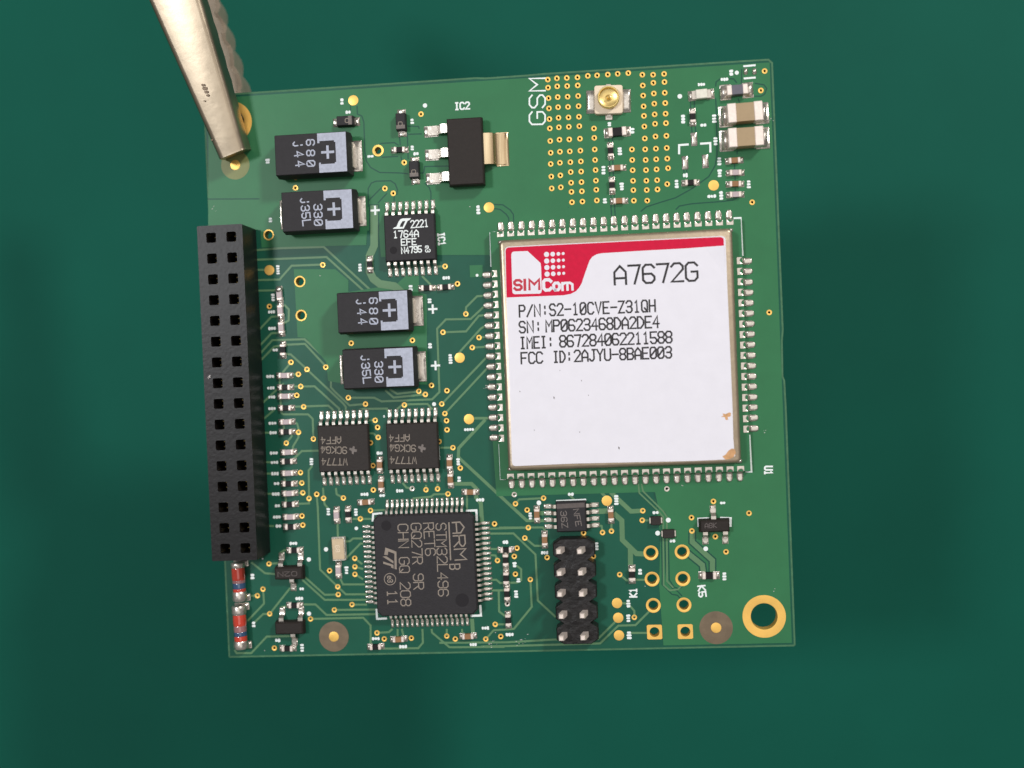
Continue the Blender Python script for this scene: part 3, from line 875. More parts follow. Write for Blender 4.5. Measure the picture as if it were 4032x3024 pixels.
# ------------------------------------------------------------------ black moulded capacitors
CAPH = 2.75
def tant(t, quad, pads, lines, lab):
    cx, cy, w, l = boxq(t, quad, CAPH)
    w += 0.1; l += 0.1
    e = empty('moulded_capacitor', board, (cx, cy, 0.03), 0, lab)
    z = CAPH
    m = MB()
    a = m.loop([(x, y, 0.12) for x, y in rrect(w + 0.02, l + 0.02, 0.06)])
    b = m.loop([(x, y, 1.3) for x, y in rrect(w + 0.26, l + 0.26, 0.06)])
    c = m.loop([(x, y, z - 0.08) for x, y in rrect(w, l, 0.06)])
    d = m.loop([(x, y, z) for x, y in rrect(w - 0.12, l - 0.12, 0.05)])
    m.skin(a, b); m.skin(b, c); m.skin(c, d); m.cap(d); m.cap(a, True)
    link('body', m, 'epoxy', e)
    k = w / 775.0
    ux = lambda u: -w / 2 + u * k
    vy = lambda v: l / 2 - v * (l / 430.0)
    C = [(462, 6), (768, 6), (768, 424), (470, 424), (470, 318), (490, 318), (490, 335), (640, 335), (640, 322), (655, 322), (655, 105), (640, 105), (640, 88), (484, 88), (484, 110), (462, 110)]
    link('polarity_band', MB().flat([(ux(u), vy(v)) for u, v in C], z + 0.004), 'silver', e)
    pc = (ux(568), vy(210))
    ar, th = 0.64, 0.12
    link('plus_mark', MB().flat([(pc[0] + x, pc[1] + y) for x, y in ((-th, -ar), (th, -ar), (th, -th), (ar, -th), (ar, th), (th, th), (th, ar), (-th, ar), (-th, th), (-ar, th), (-ar, -th), (-th, -th))], z + 0.004), 'silver', e)
    for s, x0, y0, x1, y1, hh in lines:
        o = link('marking', text_mb(t, s, (x0, y0), (x1, y1), hh, 0.125, z + 0.005, 0.52 if len(s) == 3 and s != '330' else 0.70, h=CAPH), 'silver', e, (-cx, -cy, 0))
    for i, (x0, y0, x1, y1) in enumerate(pads):
        p0, p1 = t(x0, y0), t(x1, y1)
        pw, pl = abs(p1[0] - p0[0]), abs(p1[1] - p0[1])
        pc = ((p0[0] + p1[0]) / 2 - cx, (p0[1] + p1[1]) / 2 - cy)
        link('solder_joint', MB().block(pw, pl, -0.03, 0.06, 0.04, 0.06).pillow(pw * 0.9, pl * 0.92, 0.12, 0, 0, 0.05, 7, 4), 'solder', e, (pc[0], pc[1], 0), smooth=50)
        s = 1 if pc[0] > 0 else -1
        link('terminal', MB().strip([(-0.1, 1.0), (0.04, 1.0), (0.1, 0.92), (0.1, 0.12)], 0.12, 2.4), 'tin', e, (s * (w / 2 + 0.02), pc[1] * 0.3, 0), -s * math.pi / 2)

tant(tD, [(1050,375),(1825,330),(1850,760),(1080,800)], [(1860,432,2018,760)], [('680',1402,418,1408,705,88),('j44',1255,445,1288,710,100)],
     'black moulded capacitor marked 680 j44, uppermost of the four')
tant(tD, [(1130,985),(1895,965),(1910,1390),(1150,1400)], [(1915,1035,2058,1355),(1110,1078,1150,1395)], [('330',1483,1122,1490,1348,88),('j35L',1335,1060,1365,1352,90)],
     'black moulded capacitor marked 330 j35L just above the long black socket')
tant(tF, [(75,1255),(835,1235),(858,1652),(95,1680)], [(875,1288,1022,1612)], [('680',428,1310,432,1592,88),('j44',285,1332,312,1594,96)],
     'black moulded capacitor marked 680 j44 in the middle of the board')
tant(tG, [(135,490),(900,475),(912,890),(155,900)], [(915,510,1055,835),(100,548,150,865)], [('330',487,622,492,842,86),('j35L',335,560,365,855,86)],
     'black moulded capacitor marked 330 j35L, lowest of the four')


# ------------------------------------------------------------------ leaded chips
def lead_me(key, w, reach, zb, t=0.13, foot=0.55, solder=0.25, start=-0.15):
    def f():
        k = reach - foot
        m = MB().strip([(start, zb), (k * 0.45, zb), (k * 0.62, zb - 0.06), (k * 0.95, 0.13), (k + 0.12, t / 2 + 0.02), (reach, t / 2 + 0.02)], t, w)
        m.block(w * 1.25, foot + solder, -0.03, 0.02, 0.01, 0.03, 0, reach - foot / 2 + solder / 2)
        m.pillow(w * 1.2, solder * 1.9, 0.16, 0, reach + solder * 0.25, 0.0, 5, 3)
        m.pillow(w * 1.2, 0.3, 0.2, 0, k + 0.05, 0.0, 4, 3)
        return m
    return shared(key, f)


def leads(e, me, n, pitch, half, rz, off=0.0):
    for i in range(n):
        u = (i - (n - 1) / 2) * pitch + off
        c, s = math.cos(rz), math.sin(rz)
        x, y = u * c - half * s, u * s + half * c
        link('lead', me, 'tin', e, (x, y, 0), rz, smooth=30)


def chip(t, quad, h, name, lab, matn, bev=0.08, r=0.05, grow=0.12):
    cx, cy, w, l = boxq(t, quad, h)
    w += grow; l += grow
    e = empty(name, board, (cx, cy, 0.03), 0, lab)
    m = MB()
    zm = h * 0.55
    a = m.loop([(x, y, 0.1) for x, y in rrect(w - 0.04, l - 0.04, r)])
    b = m.loop([(x, y, zm) for x, y in rrect(w + 0.14, l + 0.14, r)])
    c = m.loop([(x, y, h - bev) for x, y in rrect(w, l, r)])
    d = m.loop([(x, y, h) for x, y in rrect(w - 2 * bev, l - 2 * bev, r)])
    m.skin(a, b); m.skin(b, c); m.skin(c, d); m.cap(d); m.cap(a, True)
    link('body', m, matn, e)
    return e, cx, cy, w, l


def mark(e, cx, cy, t, h, s, x0, y0, x1, y1, hh, w, matn, ratio=0.74):
    link('marking', text_mb(t, s, (x0, y0), (x1, y1), hh, w, h + 0.005, ratio, h=h), matn, e, (-cx, -cy, 0))


def pxpoly(t, pts, h, cx, cy):
    return [(t(x, y, h)[0] - cx, t(x, y, h)[1] - cy) for x, y in pts]


# regulator with sixteen pins
H1 = 1.05
e, cx, cy, w, l = chip(tF, [(588,415),(1122,396),(1148,882),(612,902)], H1, 'regulator_chip', 'black sixteen pin regulator chip with bold white lettering', 'epoxy')
ld = lead_me('lead_tssop', 0.30, 1.08, 0.55, foot=0.5, solder=0.28)
leads(e, ld, 8, 0.652, l / 2 + 0.06, 0)
leads(e, ld, 8, 0.652, l / 2 + 0.06, math.pi)
for s, a in (('2221', (882,545,1068,530,78)), ('1764A', (692,655,962,640,74)), ('EFE', (777,735,938,728,68)), ('N4795', (780,825,996,808,68))):
    mark(e, cx, cy, tF, H1, s, *a, 0.11, 'white')
mark(e, cx, cy, tF, H1, 'e3', 1036, 742, 1040, 810, 52, 0.08, 'white')
link('logo', MB().flat(pxpoly(tF, [(682,556),(700,540),(722,535),(745,480),(765,452),(790,443),(882,440),(862,462),(845,468),(800,555),(782,555),(820,470),(790,472),(770,500),(756,535),(790,535),(780,556)], H1, cx, cy), H1 + 0.005), 'white', e)
p = tF(690, 790, H1)
link('index_dimple', MB().lathe([(0.36, H1 + 0.003)], 20, cap1=True), 'dimple', e, (p[0] - cx, p[1] - cy, 0))

# two bus transceivers
def ti_chip(t, quad, texts, logo, lab):
    e, cx, cy, w, l = chip(t, quad, 1.05, 'transceiver_chip', lab, 'epoxy_brown')
    leads(e, ld, 8, 0.652, l / 2 + 0.06, 0)
    leads(e, ld, 8, 0.652, l / 2 + 0.06, math.pi)
    for s, a in texts:
        mark(e, cx, cy, t, 1.05, s, *a, 0.085, 'laser')
    x, y = logo
    link('logo', MB().flat(pxpoly(t, [(x-38,y-30),(x-12,y-22),(x,y-48),(x+18,y-40),(x+14,y-16),(x+44,y-8),(x+36,y+18),(x+10,y+14),(x+4,y+46),(x-14,y+34),(x-16,y+8),(x-42,y-6)], 1.05, cx, cy), 1.056), 'laser_dim', e)
    return e, cx, cy

e, cx, cy = ti_chip(tH, [(1528,775),(2058,758),(2080,1245),(1545,1262)], [('AFF4', (1775,884,1562,890,74)), ('9CKG4', (1840,996,1562,990,74)), ('WT774', (1845,1120,1570,1120,74))], (1910, 1032), 'black sixteen pin chip beside the pin row of the long socket')
link('marking', MB().ribbon(pxpoly(tH, [(1560,998),(1640,996)], 1.05, cx, cy), 0.07, 1.06), 'laser', e)
e, cx, cy = ti_chip(tG, [(612,1310),(1152,1288),(1178,1770),(636,1792)], [('AFF4', (862,1412,645,1418,74)), ('9CKG4', (930,1528,652,1522,74)), ('WT774', (940,1658,655,1655,74))], (1000, 1565), 'black sixteen pin chip next to the silver module, right of its twin')
link('marking', MB().ribbon(pxpoly(tG, [(650,1530),(730,1527)], 1.05, cx, cy), 0.07, 1.06), 'laser', e)

# microcontroller
HM = 1.4
cx, cy, w, l = boxq(tJ, [(490,650),(1552,615),(1580,1702),(522,1722)], HM)
w = l = (w + l) / 2 + 0.22
e = empty('microcontroller_chip', board, (cx, cy, 0.03), 0, 'large square black microcontroller with sixty-four pins and laser lettering')
m = MB()
def chamf(s, c):
    h = s / 2
    return [(-h + c, -h), (h - c, -h), (h, -h + c), (h, h - c), (h - c, h), (-h + c, h), (-h, h - c), (-h, -h + c)]
a = m.loop([(x, y, 0.1) for x, y in chamf(w - 0.1, 0.45)])
b = m.loop([(x, y, 0.75) for x, y in chamf(w + 0.12, 0.45)])
c = m.loop([(x, y, HM - 0.1) for x, y in chamf(w, 0.45)])
d = m.loop([(x, y, HM) for x, y in chamf(w - 0.2, 0.42)])
m.skin(a, b); m.skin(b, c); m.skin(c, d); m.cap(d); m.cap(a, True)
link('body', m, 'epoxy', e)
lq = lead_me('lead_lqfp', 0.225, 1.08, 0.72, t=0.12, foot=0.5, solder=0.26)
for r_ in range(4):
    leads(e, lq, 16, 0.4985, w / 2 + 0.05, r_ * math.pi / 2)
for s, a, wd in (('ARM', (1330,712,1362,1120,128), 0.13), ('B', (1302,1168,1305,1222,112), 0.12), ('STM32L496', (1152,722,1180,1512,112), 0.10), ('RET6', (1015,720,1040,1072,112), 0.10),
                 ('GQ27R 9R', (880,722,912,1438,112), 0.10), ('CHN GQ 2O8', (738,732,772,1618,112), 0.10), ('11', (622,1450,630,1612,108), 0.11)):
    mark(e, cx, cy, tJ, HM, s, *a, wd, 'laser', 0.80)
link('marking', MB().ribbon(pxpoly(tJ, [(1293,708),(1312,1122)], HM, cx, cy), 0.13, HM + 0.005), 'laser', e)
lg = MB()
lg.flat(pxpoly(tJ, [(590,1062),(602,983),(722,1028),(726,1222),(702,1216),(700,1050),(634,1026),(628,1066)], HM, cx, cy), HM + 0.005)
lg.flat(pxpoly(tJ, [(572,1082),(612,1078),(690,1130),(690,1158),(612,1108)], HM, cx, cy), HM + 0.006)
lg.flat(pxpoly(tJ, [(578,1136),(690,1172),(692,1212),(664,1202),(664,1186),(578,1160)], HM, cx, cy), HM + 0.007)
link('logo', lg, 'laser', e)
p = tJ(652, 1328, HM)
link('marking', MB().lathe([(0.60, HM + 0.005), (0.53, HM + 0.005)], 30), 'laser', e, (p[0] - cx, p[1] - cy, 0))
mark(e, cx, cy, tJ, HM, 'e3', 625, 1295, 628, 1362, 55, 0.09, 'laser')
for x, y, r in ((1438, 1556, 0.66), (612, 745, 0.5)):
    p = tJ(x, y, HM)
    link('index_dimple', MB().lathe([(r, HM + 0.003)], 30, cap1=True), 'dimple', e, (p[0] - cx, p[1] - cy, 0))

# eight-pin chip
HS = 1.0
e, cx, cy, w, l = chip(tL, [(528,502),(832,484),(850,795),(548,812)], HS, 'eight_pin_chip', 'small black eight pin chip marked NFE 36Z above the pin header', 'epoxy')
link('bevel_strip', MB().prism(pxpoly(tL, [(530,512),(834,494),(836,545),(532,562)], HS, cx, cy), HS - 0.1, HS + 0.012), 'faint', e)
l8 = lead_me('lead_vssop', 0.34, 1.02, 0.5, foot=0.5, solder=0.2)
leads(e, l8, 4, 0.66, w / 2 + 0.04, math.pi / 2, -0.02)
leads(e, l8, 4, 0.66, w / 2 + 0.04, -math.pi / 2, 0.02)
mark(e, cx, cy, tL, HS, 'NFE', 712, 572, 742, 752, 60, 0.075, 'laser_dim')
mark(e, cx, cy, tL, HS, '36Z', 572, 592, 590, 770, 64, 0.075, 'laser_dim')

# power regulator with a heat tab
HP = 1.6
e, cx, cy, w, l = chip(tA, [(1275,748),(1640,728),(1668,1440),(1302,1462)], HP, 'power_regulator', 'black three legged power regulator with a wide silver tab', 'epoxy_warm', 0.1)
lp = lead_me('lead_power', 0.86, 2.05, 0.9, t=0.25, foot=0.95, solder=0.35)
for y in (852, 1115, 1375):
    q = tA(1275, y, 0.5)
    link('lead', lp, 'tin', e, (-w / 2 - 0.02, q[1] - cy, 0), math.pi / 2 + (0.03 if y < 900 else 0), smooth=30)
q = tA(1660, 1075, 0.5)
tab = MB().strip([(-0.2, 0.85), (0.5, 0.85), (0.85, 0.72), (1.05, 0.35), (1.3, 0.16), (2.05, 0.15)], 0.24, 3.0)
tab.block(3.3, 1.2, -0.03, 0.04, 0.02, 0.05, 0, 1.75).pillow(3.2, 0.6, 0.15, 0, 2.1, 0.03, 8, 4)
link('heat_tab', tab, 'tab', e, (w / 2, q[1] - cy, 0), -math.pi / 2, smooth=40)
# three-legged transistors
def sot(t, x, y, w, l, legs, lab, txt=None):
    p = t(x, y, 0.95)
    e = empty('transistor', board, (p[0], p[1], 0.03), 0, lab)
    link('body', MB().block(w, l, 0.1, 0.98, 0.12, 0.04, draft=0.08), 'epoxy_warm', e)
    me_ = lead_me('lead_sot', 0.46, 0.98, 0.5, t=0.14, foot=0.45, solder=0.25)
    for lx, side in legs:
        q = t(lx, y)
        link('lead', me_, 'tin', e, (q[0] - P(*[t.o[0] + x / t.o[2], t.o[1] + y / t.o[2]])[0], side * l / 2 * 0.98, 0), 0 if side > 0 else math.pi, smooth=30)
    if txt:
        mark(e, p[0], p[1], t, 0.98, *txt, 0.07, 'faint')
sot(tI, 1205, 712, 2.95, 1.36, ((1112, 1), (1320, 1), (1225, -1)), 'black three legged transistor, upper of the two near the red diodes', ('O2N', 1295, 690, 1090, 698, 50))
sot(tI, 1210, 1310, 2.95, 1.36, ((1118, 1), (1325, 1), (1238, -1)), 'black three legged transistor, lower of the two near the red diodes')
sot(tM, 1145, 197, 2.95, 1.3, ((1140, 1), (1045, -1), (1262, -1)), 'black three legged transistor with white corner brackets below the module', ('A8K', 1040, 218, 1165, 212, 50))

# crystal
p = tI(1747, 447, 0.6)
e = empty('crystal_oscillator', board, (p[0], p[1], 0.03), 0.02, 'small gold tinted metal crystal can beside the microcontroller')
link('base', MB().block(1.36, 2.28, 0.0, 0.35, 0.03, 0.05), 'term', e)
link('lid', MB().block(1.24, 2.12, 0.35, 0.62, 0.05, 0.12), 'crystal', e, smooth=30)
link('rim_solder', MB().ribbon([(-0.6, 1.06), (0.62, 1.06), (0.62, -1.08), (-0.6, -1.08)], 0.12, 0.56, 0, 0.3), 'solder', e)
link('marking', text_mb(tI, '68', (1715, 410), (1722, 480), 45, 0.05, 0.626, h=0.62), 'cream', e, (-p[0], -p[1], 0))

# glass diodes
def melf(y0, y1, segs, lab, xc):
    pa, pb = tI(xc, y0, 0.7), tI(xc + 8, y1, 0.7)
    L = pa[1] - pb[1]
    cxx, cyy = (pa[0] + pb[0]) / 2, (pa[1] + pb[1]) / 2
    e = empty('glass_diode', board, (cxx, cyy, 0.72), 0.02, lab)
    def cyl(name, f0, f1, r0, r1, matn, bulge=0.0):
        m = MB()
        rings = []
        n, k = 28, 7
        for i in range(k + 1):
            f = i / k
            y = L / 2 - L * (f0 + (f1 - f0) * f)
            r = r0 + (r1 - r0) * f + bulge * math.sin(math.pi * f)
            if i in (0, k):
                r *= 0.96
            rings.append(m.loop([(r * math.cos(2 * math.pi * j / n), y, r * math.sin(2 * math.pi * j / n)) for j in range(n)]))
        for a, b in zip(rings, rings[1:]):
            m.skin(a, b)
        m.cap(rings[0], True); m.cap(rings[-1])
        link(name, m, matn, e, smooth=40)
    for nm, f0, f1, r, mt, bl in segs:
        cyl(nm, f0, f1, r, r, mt, bl)
    for s in (1, -1):
        link('solder_joint', MB().block(1.5, 0.75, -0.72, -0.66, 0.03, 0.05).pillow(1.4, 0.7, 0.35, 0, 0, -0.68, 6, 3), 'solder', e, (0.1, s * (L / 2 - 0.2), 0), smooth=50)

segs = [('end_cap', 0.0, 0.14, 0.68, 'solder', 0.04), ('red_glass', 0.14, 0.46, 0.65, 'glassred', 0.01), ('clear_glass', 0.455, 0.54, 0.64, 'glassclear', 0.0), ('blue_band', 0.53, 0.68, 0.655, 'glassblue', 0.0),
        ('red_glass', 0.675, 0.76, 0.64, 'glassred', 0.0), ('end_cap', 0.755, 1.0, 0.70, 'solder', 0.05)]
melf(590, 1010, segs, 'red glass diode with blue band directly below the long black socket', 662)
segs2 = [('end_cap', 0.0, 0.20, 0.70, 'solder', 0.05), ('red_glass', 0.20, 0.46, 0.65, 'glassred', 0.01), ('clear_glass', 0.455, 0.61, 0.64, 'glassclear', 0.0), ('blue_band', 0.60, 0.70, 0.655, 'glassblue', 0.0),
         ('red_glass', 0.695, 0.82, 0.64, 'glassred', 0.0), ('end_cap', 0.815, 1.0, 0.70, 'solder', 0.05)]
melf(1065, 1530, segs2, 'red glass diode with blue band nearest the board corner', 675)

# ------------------------------------------------------------------ long black socket
HH = 4.35
c4 = [Vector(tV(x, y, HH)) for x, y in ((456, 513), (499, 512), (531, 1184), (487, 1185))]
hc = sum(c4, Vector((0, 0))) / 4
pitch_y = ((c4[0] - c4[3]).length + (c4[1] - c4[2]).length) / 2 / 15
pitch_x = ((c4[0] - c4[1]).length + (c4[2] - c4[3]).length) / 2
sx, sy = 4.46, 15 * pitch_y + 2.35
e = empty('pin_socket', board, (hc.x - 0.12, hc.y, 0.03), 0, 'long black socket with two rows of square holes along the board edge')
hh = []
cells = []
for r in range(16):
    for cc in (-0.5, 0.5):
        x, y = cc * pitch_x + 0.12, (7.5 - r) * pitch_y
        cells.append((x, y))
        hh.append([(x + a, y + b) for a, b in rrect(0.96, 0.96, 0.1, 1)])
link('housing', sheet('housing', rrect(sx, sy, 0.12, 2), hh, 1.2, HH), 'header', e)
link('housing_base', MB().block(sx - 0.02, sy - 0.02, 0.0, 1.199, 0.001, 0.12), 'header', e)
ct = MB().block(0.62, 0.1, 1.2, 2.5, 0.03, 0, 0, 0.24).block(0.62, 0.1, 1.2, 2.5, 0.03, 0, 0, -0.24).mesh('contact')
for x, y in cells:
    link('contact', ct, 'brass', e, (x, y, 0))
spk = MB()
for i in range(9):
    a = random.uniform(0, 6.28)
    q = (0.16 * math.cos(a) * random.random(), 0.22 * math.sin(a) * random.random())
    spk.pillow(random.uniform(0.08, 0.16), random.uniform(0.05, 0.1), 0.04, q[0], q[1], 0.0, 3, 2)
p = tH(335, 228, HH)
link('dust_speck', spk, 'dust', e, (p[0] - hc.x + 0.12, p[1] - hc.y, HH), smooth=60)

# ten-pin header
HB = 1.9
PTOP = 3.5
pins = [Vector(tV(x, y, PTOP)) for x, y in ((1207, 1192), (1254, 1192), (1212, 1378), (1258, 1378))]
pc = sum(pins, Vector((0, 0))) / 4
px_ = ((pins[0] - pins[1]).length + (pins[2] - pins[3]).length) / 2
py_ = ((pins[0] - pins[2]).length + (pins[1] - pins[3]).length) / 8
LEAN = 0.42
e = empty('pin_header', board, (pc.x + LEAN, pc.y, 0.03), 0, 'black ten pin header with scalloped sides and square silver pins')
lm = MB()
lo, hi = [], []
half = 2.02
side = []
for r in range(5):
    yc = (r - 2) * py_
    for dy, xx in ((-1.0, 1.32), (-0.56, half), (0.56, half), (1.0, 1.32)):
        side.append((xx, yc + dy))
poly = side + [(-x, y) for x, y in reversed(side)]
a = lm.loop([(x, y, 0.0) for x, y in poly])
b = lm.loop([(x, y, HB - 0.15) for x, y in poly])
c = lm.loop([(x * 0.95, y * 0.985, HB) for x, y in poly])
lm.skin(a, b); lm.skin(b, c); lm.cap(c); lm.cap(a, True)
link('housing', lm, 'pinhead', e)
def pin_mb():
    m = MB()
    a = m.loop([(x, y, 1.0) for x, y in rrect(0.5, 0.5, 0)])
    b = m.loop([(x - LEAN, y, PTOP - 0.15) for x, y in rrect(0.5, 0.5, 0)])
    c = m.loop([(x - LEAN, y, PTOP) for x, y in rrect(0.36, 0.36, 0)])
    m.skin(a, b); m.skin(b, c); m.cap(c)
    return m
pm = pin_mb().mesh('pin')
for r in range(5):
    for q_ in (-0.5, 0.5):
        link('pin', pm, 'term', e, (q_ * px_ + random.uniform(-.04, .04), (2 - r) * py_ + random.uniform(-.04, .04), 0), random.uniform(-0.05, 0.05))

# ------------------------------------------------------------------ antenna connector
p = tB(1095, 530, 0.7)
e = empty('antenna_connector', board, (p[0], p[1], 0.03), -0.03, 'cream antenna connector with round gold socket amid the via field')
link('base', MB().block(2.72, 2.72, 0.0, 0.72, 0.05, 0.22), 'cream', e, smooth=30)
for s in (-1, 1):
    link('solder_joint', MB().block(0.95, 2.25, -0.03, 0.08, 0.05, 0.04).pillow(0.9, 2.15, 0.22, 0, 0, 0.06, 9, 5), 'solder', e, (s * 1.68, -0.05, 0), smooth=45)
link('signal_lead', MB().block(0.7, 0.5, -0.03, 0.12, 0.04).block(0.42, 0.4, 0.0, 0.3, 0.04, 0, 0, 0.2), 'tin', e, (0.02, -1.6, 0))
link('ground_lead', MB().block(0.5, 0.24, 0.0, 0.3, 0.04), 'tin', e, (0.0, 1.46, 0))
link('ring', MB().lathe([(1.05, 0.72), (1.05, 1.25), (1.0, 1.32), (0.93, 1.32), (0.89, 1.25), (0.86, 0.85), (0.55, 0.74), (0.3, 0.73)], 48), 'brass', e, (0, 0.12, 0), smooth=40)
link('centre_pin', MB().lathe([(0.36, 0.725), (0.2, 0.8), (0.15, 1.1), (0.05, 1.2)], 20, cap1=True), 'brass', e, (0, 0.12, 0), smooth=40)

# ------------------------------------------------------------------ radio module
HPCB, HCAN = 0.85, 2.5
q = [Vector(P(x, y, HPCB)) for x, y in ((1929, 917), (2915, 858), (2957, 1856), (1971, 1887))]
mc = sum(q, Vector((0, 0))) / 4
mw = ((q[1] - q[0]).length + (q[2] - q[3]).length) / 2
ml = ((q[3] - q[0]).length + (q[2] - q[1]).length) / 2
mod = empty('radio_module', board, (mc.x, mc.y, 0.03), 0, 'square silver radio module with white and red label')
link('carrier_board', MB().block(mw, ml, 0.02, HPCB, 0.02), 'pour', mod)
q2 = [Vector(P(x, y, HCAN)) for x, y in ((1964, 946), (2884, 897), (2920, 1826), (2000, 1852))]
cc = sum(q2, Vector((0, 0))) / 4
cw = ((q2[1] - q2[0]).length + (q2[2] - q2[3]).length) / 2
cl = ((q2[3] - q2[0]).length + (q2[2] - q2[1]).length) / 2
can = MB()
prof = [(0.0, HPCB), (0.0, HCAN - 0.38), (0.04, HCAN - 0.18), (0.14, HCAN - 0.05), (0.30, HCAN)]
loops = [can.loop([(x, y, z) for x, y in rrect(cw - 2 * i, cl - 2 * i, max(0.12, 0.5 - i), 4)]) for i, z in prof]
for a, b in zip(loops, loops[1:]):
    can.skin(a, b)
can.cap(loops[-1])
link('shield_can', can, 'shield', mod, (cc.x - mc.x, cc.y - mc.y, 0), smooth=60)
# soldered feet of the can at the corners
ft = MB().pillow(0.55, 0.4, 0.22, 0, 0, HPCB, 5, 2.5, 0.3).mesh('corner_solder')
for x, y in ((-1, 1), (1, 1), (1, -1), (-1, -1)):
    link('corner_solder', ft, 'solder', mod, (cc.x - mc.x + x * (cw / 2 - 0.05), cc.y - mc.y + y * (cl / 2 - 0.05), 0), smooth=60)

# castellated edge pads: a flat pad on the carrier, a half hole and a solder slope to the main board
def castell():
    m = MB()
    g = []
    n = 22
    for j in range(n + 1):
        d = -0.52 + 1.56 * j / n            # outward distance from the carrier's edge
        row = []
        for i in range(9):
            u = i / 4.0 - 1
            wd = 0.325
            if d > 0.70:
                wd = 0.325 * math.sqrt(max(0.0, 1 - ((d - 0.70) / 0.345) ** 2))
            x = u * wd
            top = HPCB + 0.025
            if d < 0.0:
                z = top
                rr = math.hypot(x / 0.22, d / 0.20)
                if rr < 1:
                    z = top - 0.22 * (1 - rr * rr) ** 0.7
            else:
                f = min(1, d / 0.26)
                z = 0.12 + (top - 0.22) * (1 - f) ** 1.8 * (1 - 0.2 * u * u) + 0.05 * (1 - u * u)
                if abs(u) == 1 or j == n:
                    z = 0.0 if d > 0.05 else z
            row.append((x, d, max(0.0, z)))
        g.append(m.loop(row))
    for a, b in zip(g, g[1:]):
        m.skin(a, b, False)
    return m
cas = castell().mesh('castellated_pad')
def row(n, a, b, rz, edge, axis):
    for i in range(n):
        f = i / (n - 1)
        v = a + (b - a) * f
        loc = (v - mc.x, edge, 0) if axis == 'x' else (edge, v - mc.y, 0)
        link('castellated_pad', cas, 'solder', mod, loc, rz + random.uniform(-0.03, 0.03), smooth=75)
row(23, P(1971, 905, .5)[0], P(2872, 852, .5)[0], 0, ml / 2, 'x')
row(23, P(2012, 1885, .5)[0], P(2915, 1855, .5)[0], math.pi, -ml / 2, 'x')
row(17, P(1925, 1080, .5)[1], P(1955, 1725, .5)[1], math.pi / 2, -mw / 2, 'y')
row(17, P(2930, 1027, .5)[1], P(2962, 1688, .5)[1], -math.pi / 2, mw / 2, 'y')

# the sticker
def lp_(t, pts, h=HCAN + 0.03):
    return [(t(x, y, h)[0] - mc.x, t(x, y, h)[1] - mc.y) for x, y in pts]
HLB = HCAN + 0.05
OX = 1382.5
lab_poly = lp_(tN, [(242,520),(250,490),(275,474),(700,452),(1500,412),(2100,383),(2600,358),(2632,368),(2645,395),(2668,980),(2700,1700),(2722,2250),(2730,2560),(2742,2720),(2752,2748),(2730,2762),(2650,2790),(2300,2806),(1000,2834),(352,2862),(330,2850),(320,2820),(300,2200),(262,1100)])
link('label', MB().prism(lab_poly, HCAN + 0.004, HLB), 'paper', mod, label='white glossy paper label with red header band and black printed lines')
ZP = HLB + 0.004
red = [(250,520),(258,494),(280,482),(700,460),(1500,420),(2100,391),(2590,368),(2618,378),(2626,400),(2628,462),(2212,492),(1700,520),(1300,545),(1240,557),(1195,585),(1168,620),(1145,680),(1110,780),(1080,870),(1052,920),(1015,960),(960,988),(880,1003),(262,1027)]
link('label_band', MB().flat(lp_(tN, red, ZP), ZP), 'red', mod)
link('label_logo', MB().flat(lp_(tN, [(313,560),(320,538),(340,527),(490,521),(632,652),(638,700),(645,955),(638,975),(622,985),(350,991),(332,984),(325,965)], ZP), ZP + 0.003), 'paper', mod)
dots = MB()
for j in range(4):
    for i, (x, r) in enumerate(((697, 28), (764, 25), (826, 20), (878, 16))):
        cxy = lp_(tN, [(x + j * 2, 558 - i * 3 + j * 71.5)], ZP)[0]
        dots.flat(circ(cxy[0], cxy[1], r / 113.0, 14), ZP + 0.003)
link('label_logo', dots, 'paper', mod)


def logo_text(string, p0, p1, hh, w, matn, ratio):
    link('label_lettering', text_mb(tN, string, p0, p1, hh, w, ZP + 0.006, ratio, h=ZP), matn, mod, (-mc.x, -mc.y, 0))

logo_text('S', (350, 945), (425, 942), 104, 0.25, 'redink', 1.0)
logo_text('|', (428, 942), (496, 940), 104, 0.27, 'redink', 1.0)
logo_text('M', (512, 938), (618, 935), 104, 0.23, 'redink', 1.0)
logo_text('C', (668, 948), (748, 944), 112, 0.30, 'paper', 1.0)
logo_text('o', (776, 946), (840, 943), 112, 0.28, 'paper', 1.0)
logo_text('m', (872, 945), (980, 940), 112, 0.23, 'paper', 1.0)

def ltext(t, s, x0, y0, x1, y1, hh, w, ratio=0.74):
    link('label_lettering', text_mb(t, s, (x0, y0), (x1, y1), hh, w, ZP, ratio, h=ZP), 'ink', mod, (-mc.x, -mc.y, 0))
ltext(tN, 'A7672G', 1440, 886, 2342, 842, 196, 0.21, 0.80)
ltext(tN, 'P/N:S2-10CVE-Z31QH', 404, 1238, 1880, 1178, 124, 0.162, 0.72)
ltext(tN, 'SN:', 404, 1412, 640, 1402, 122, 0.162, 0.72)
ltext(tN, 'MP0623468DA2DE4', 694, 1400, 1922, 1352, 122, 0.162, 0.76)
ltext(tN, 'IMEI:', 412, 1584, 770, 1570, 122, 0.162, 0.72)
ltext(tN, '867284062211588', 844, 1566, 2062, 1518, 122, 0.162, 0.78)
ltext(tQ, 'FCC', 562, 226, 792, 218, 118, 0.162, 0.76)
ltext(tQ, 'ID:', 912, 213, 1110, 206, 118, 0.162, 0.72)
ltext(tQ, '2AJYU-8BAE003', 1142, 203, 2196, 162, 120, 0.162, 0.76)
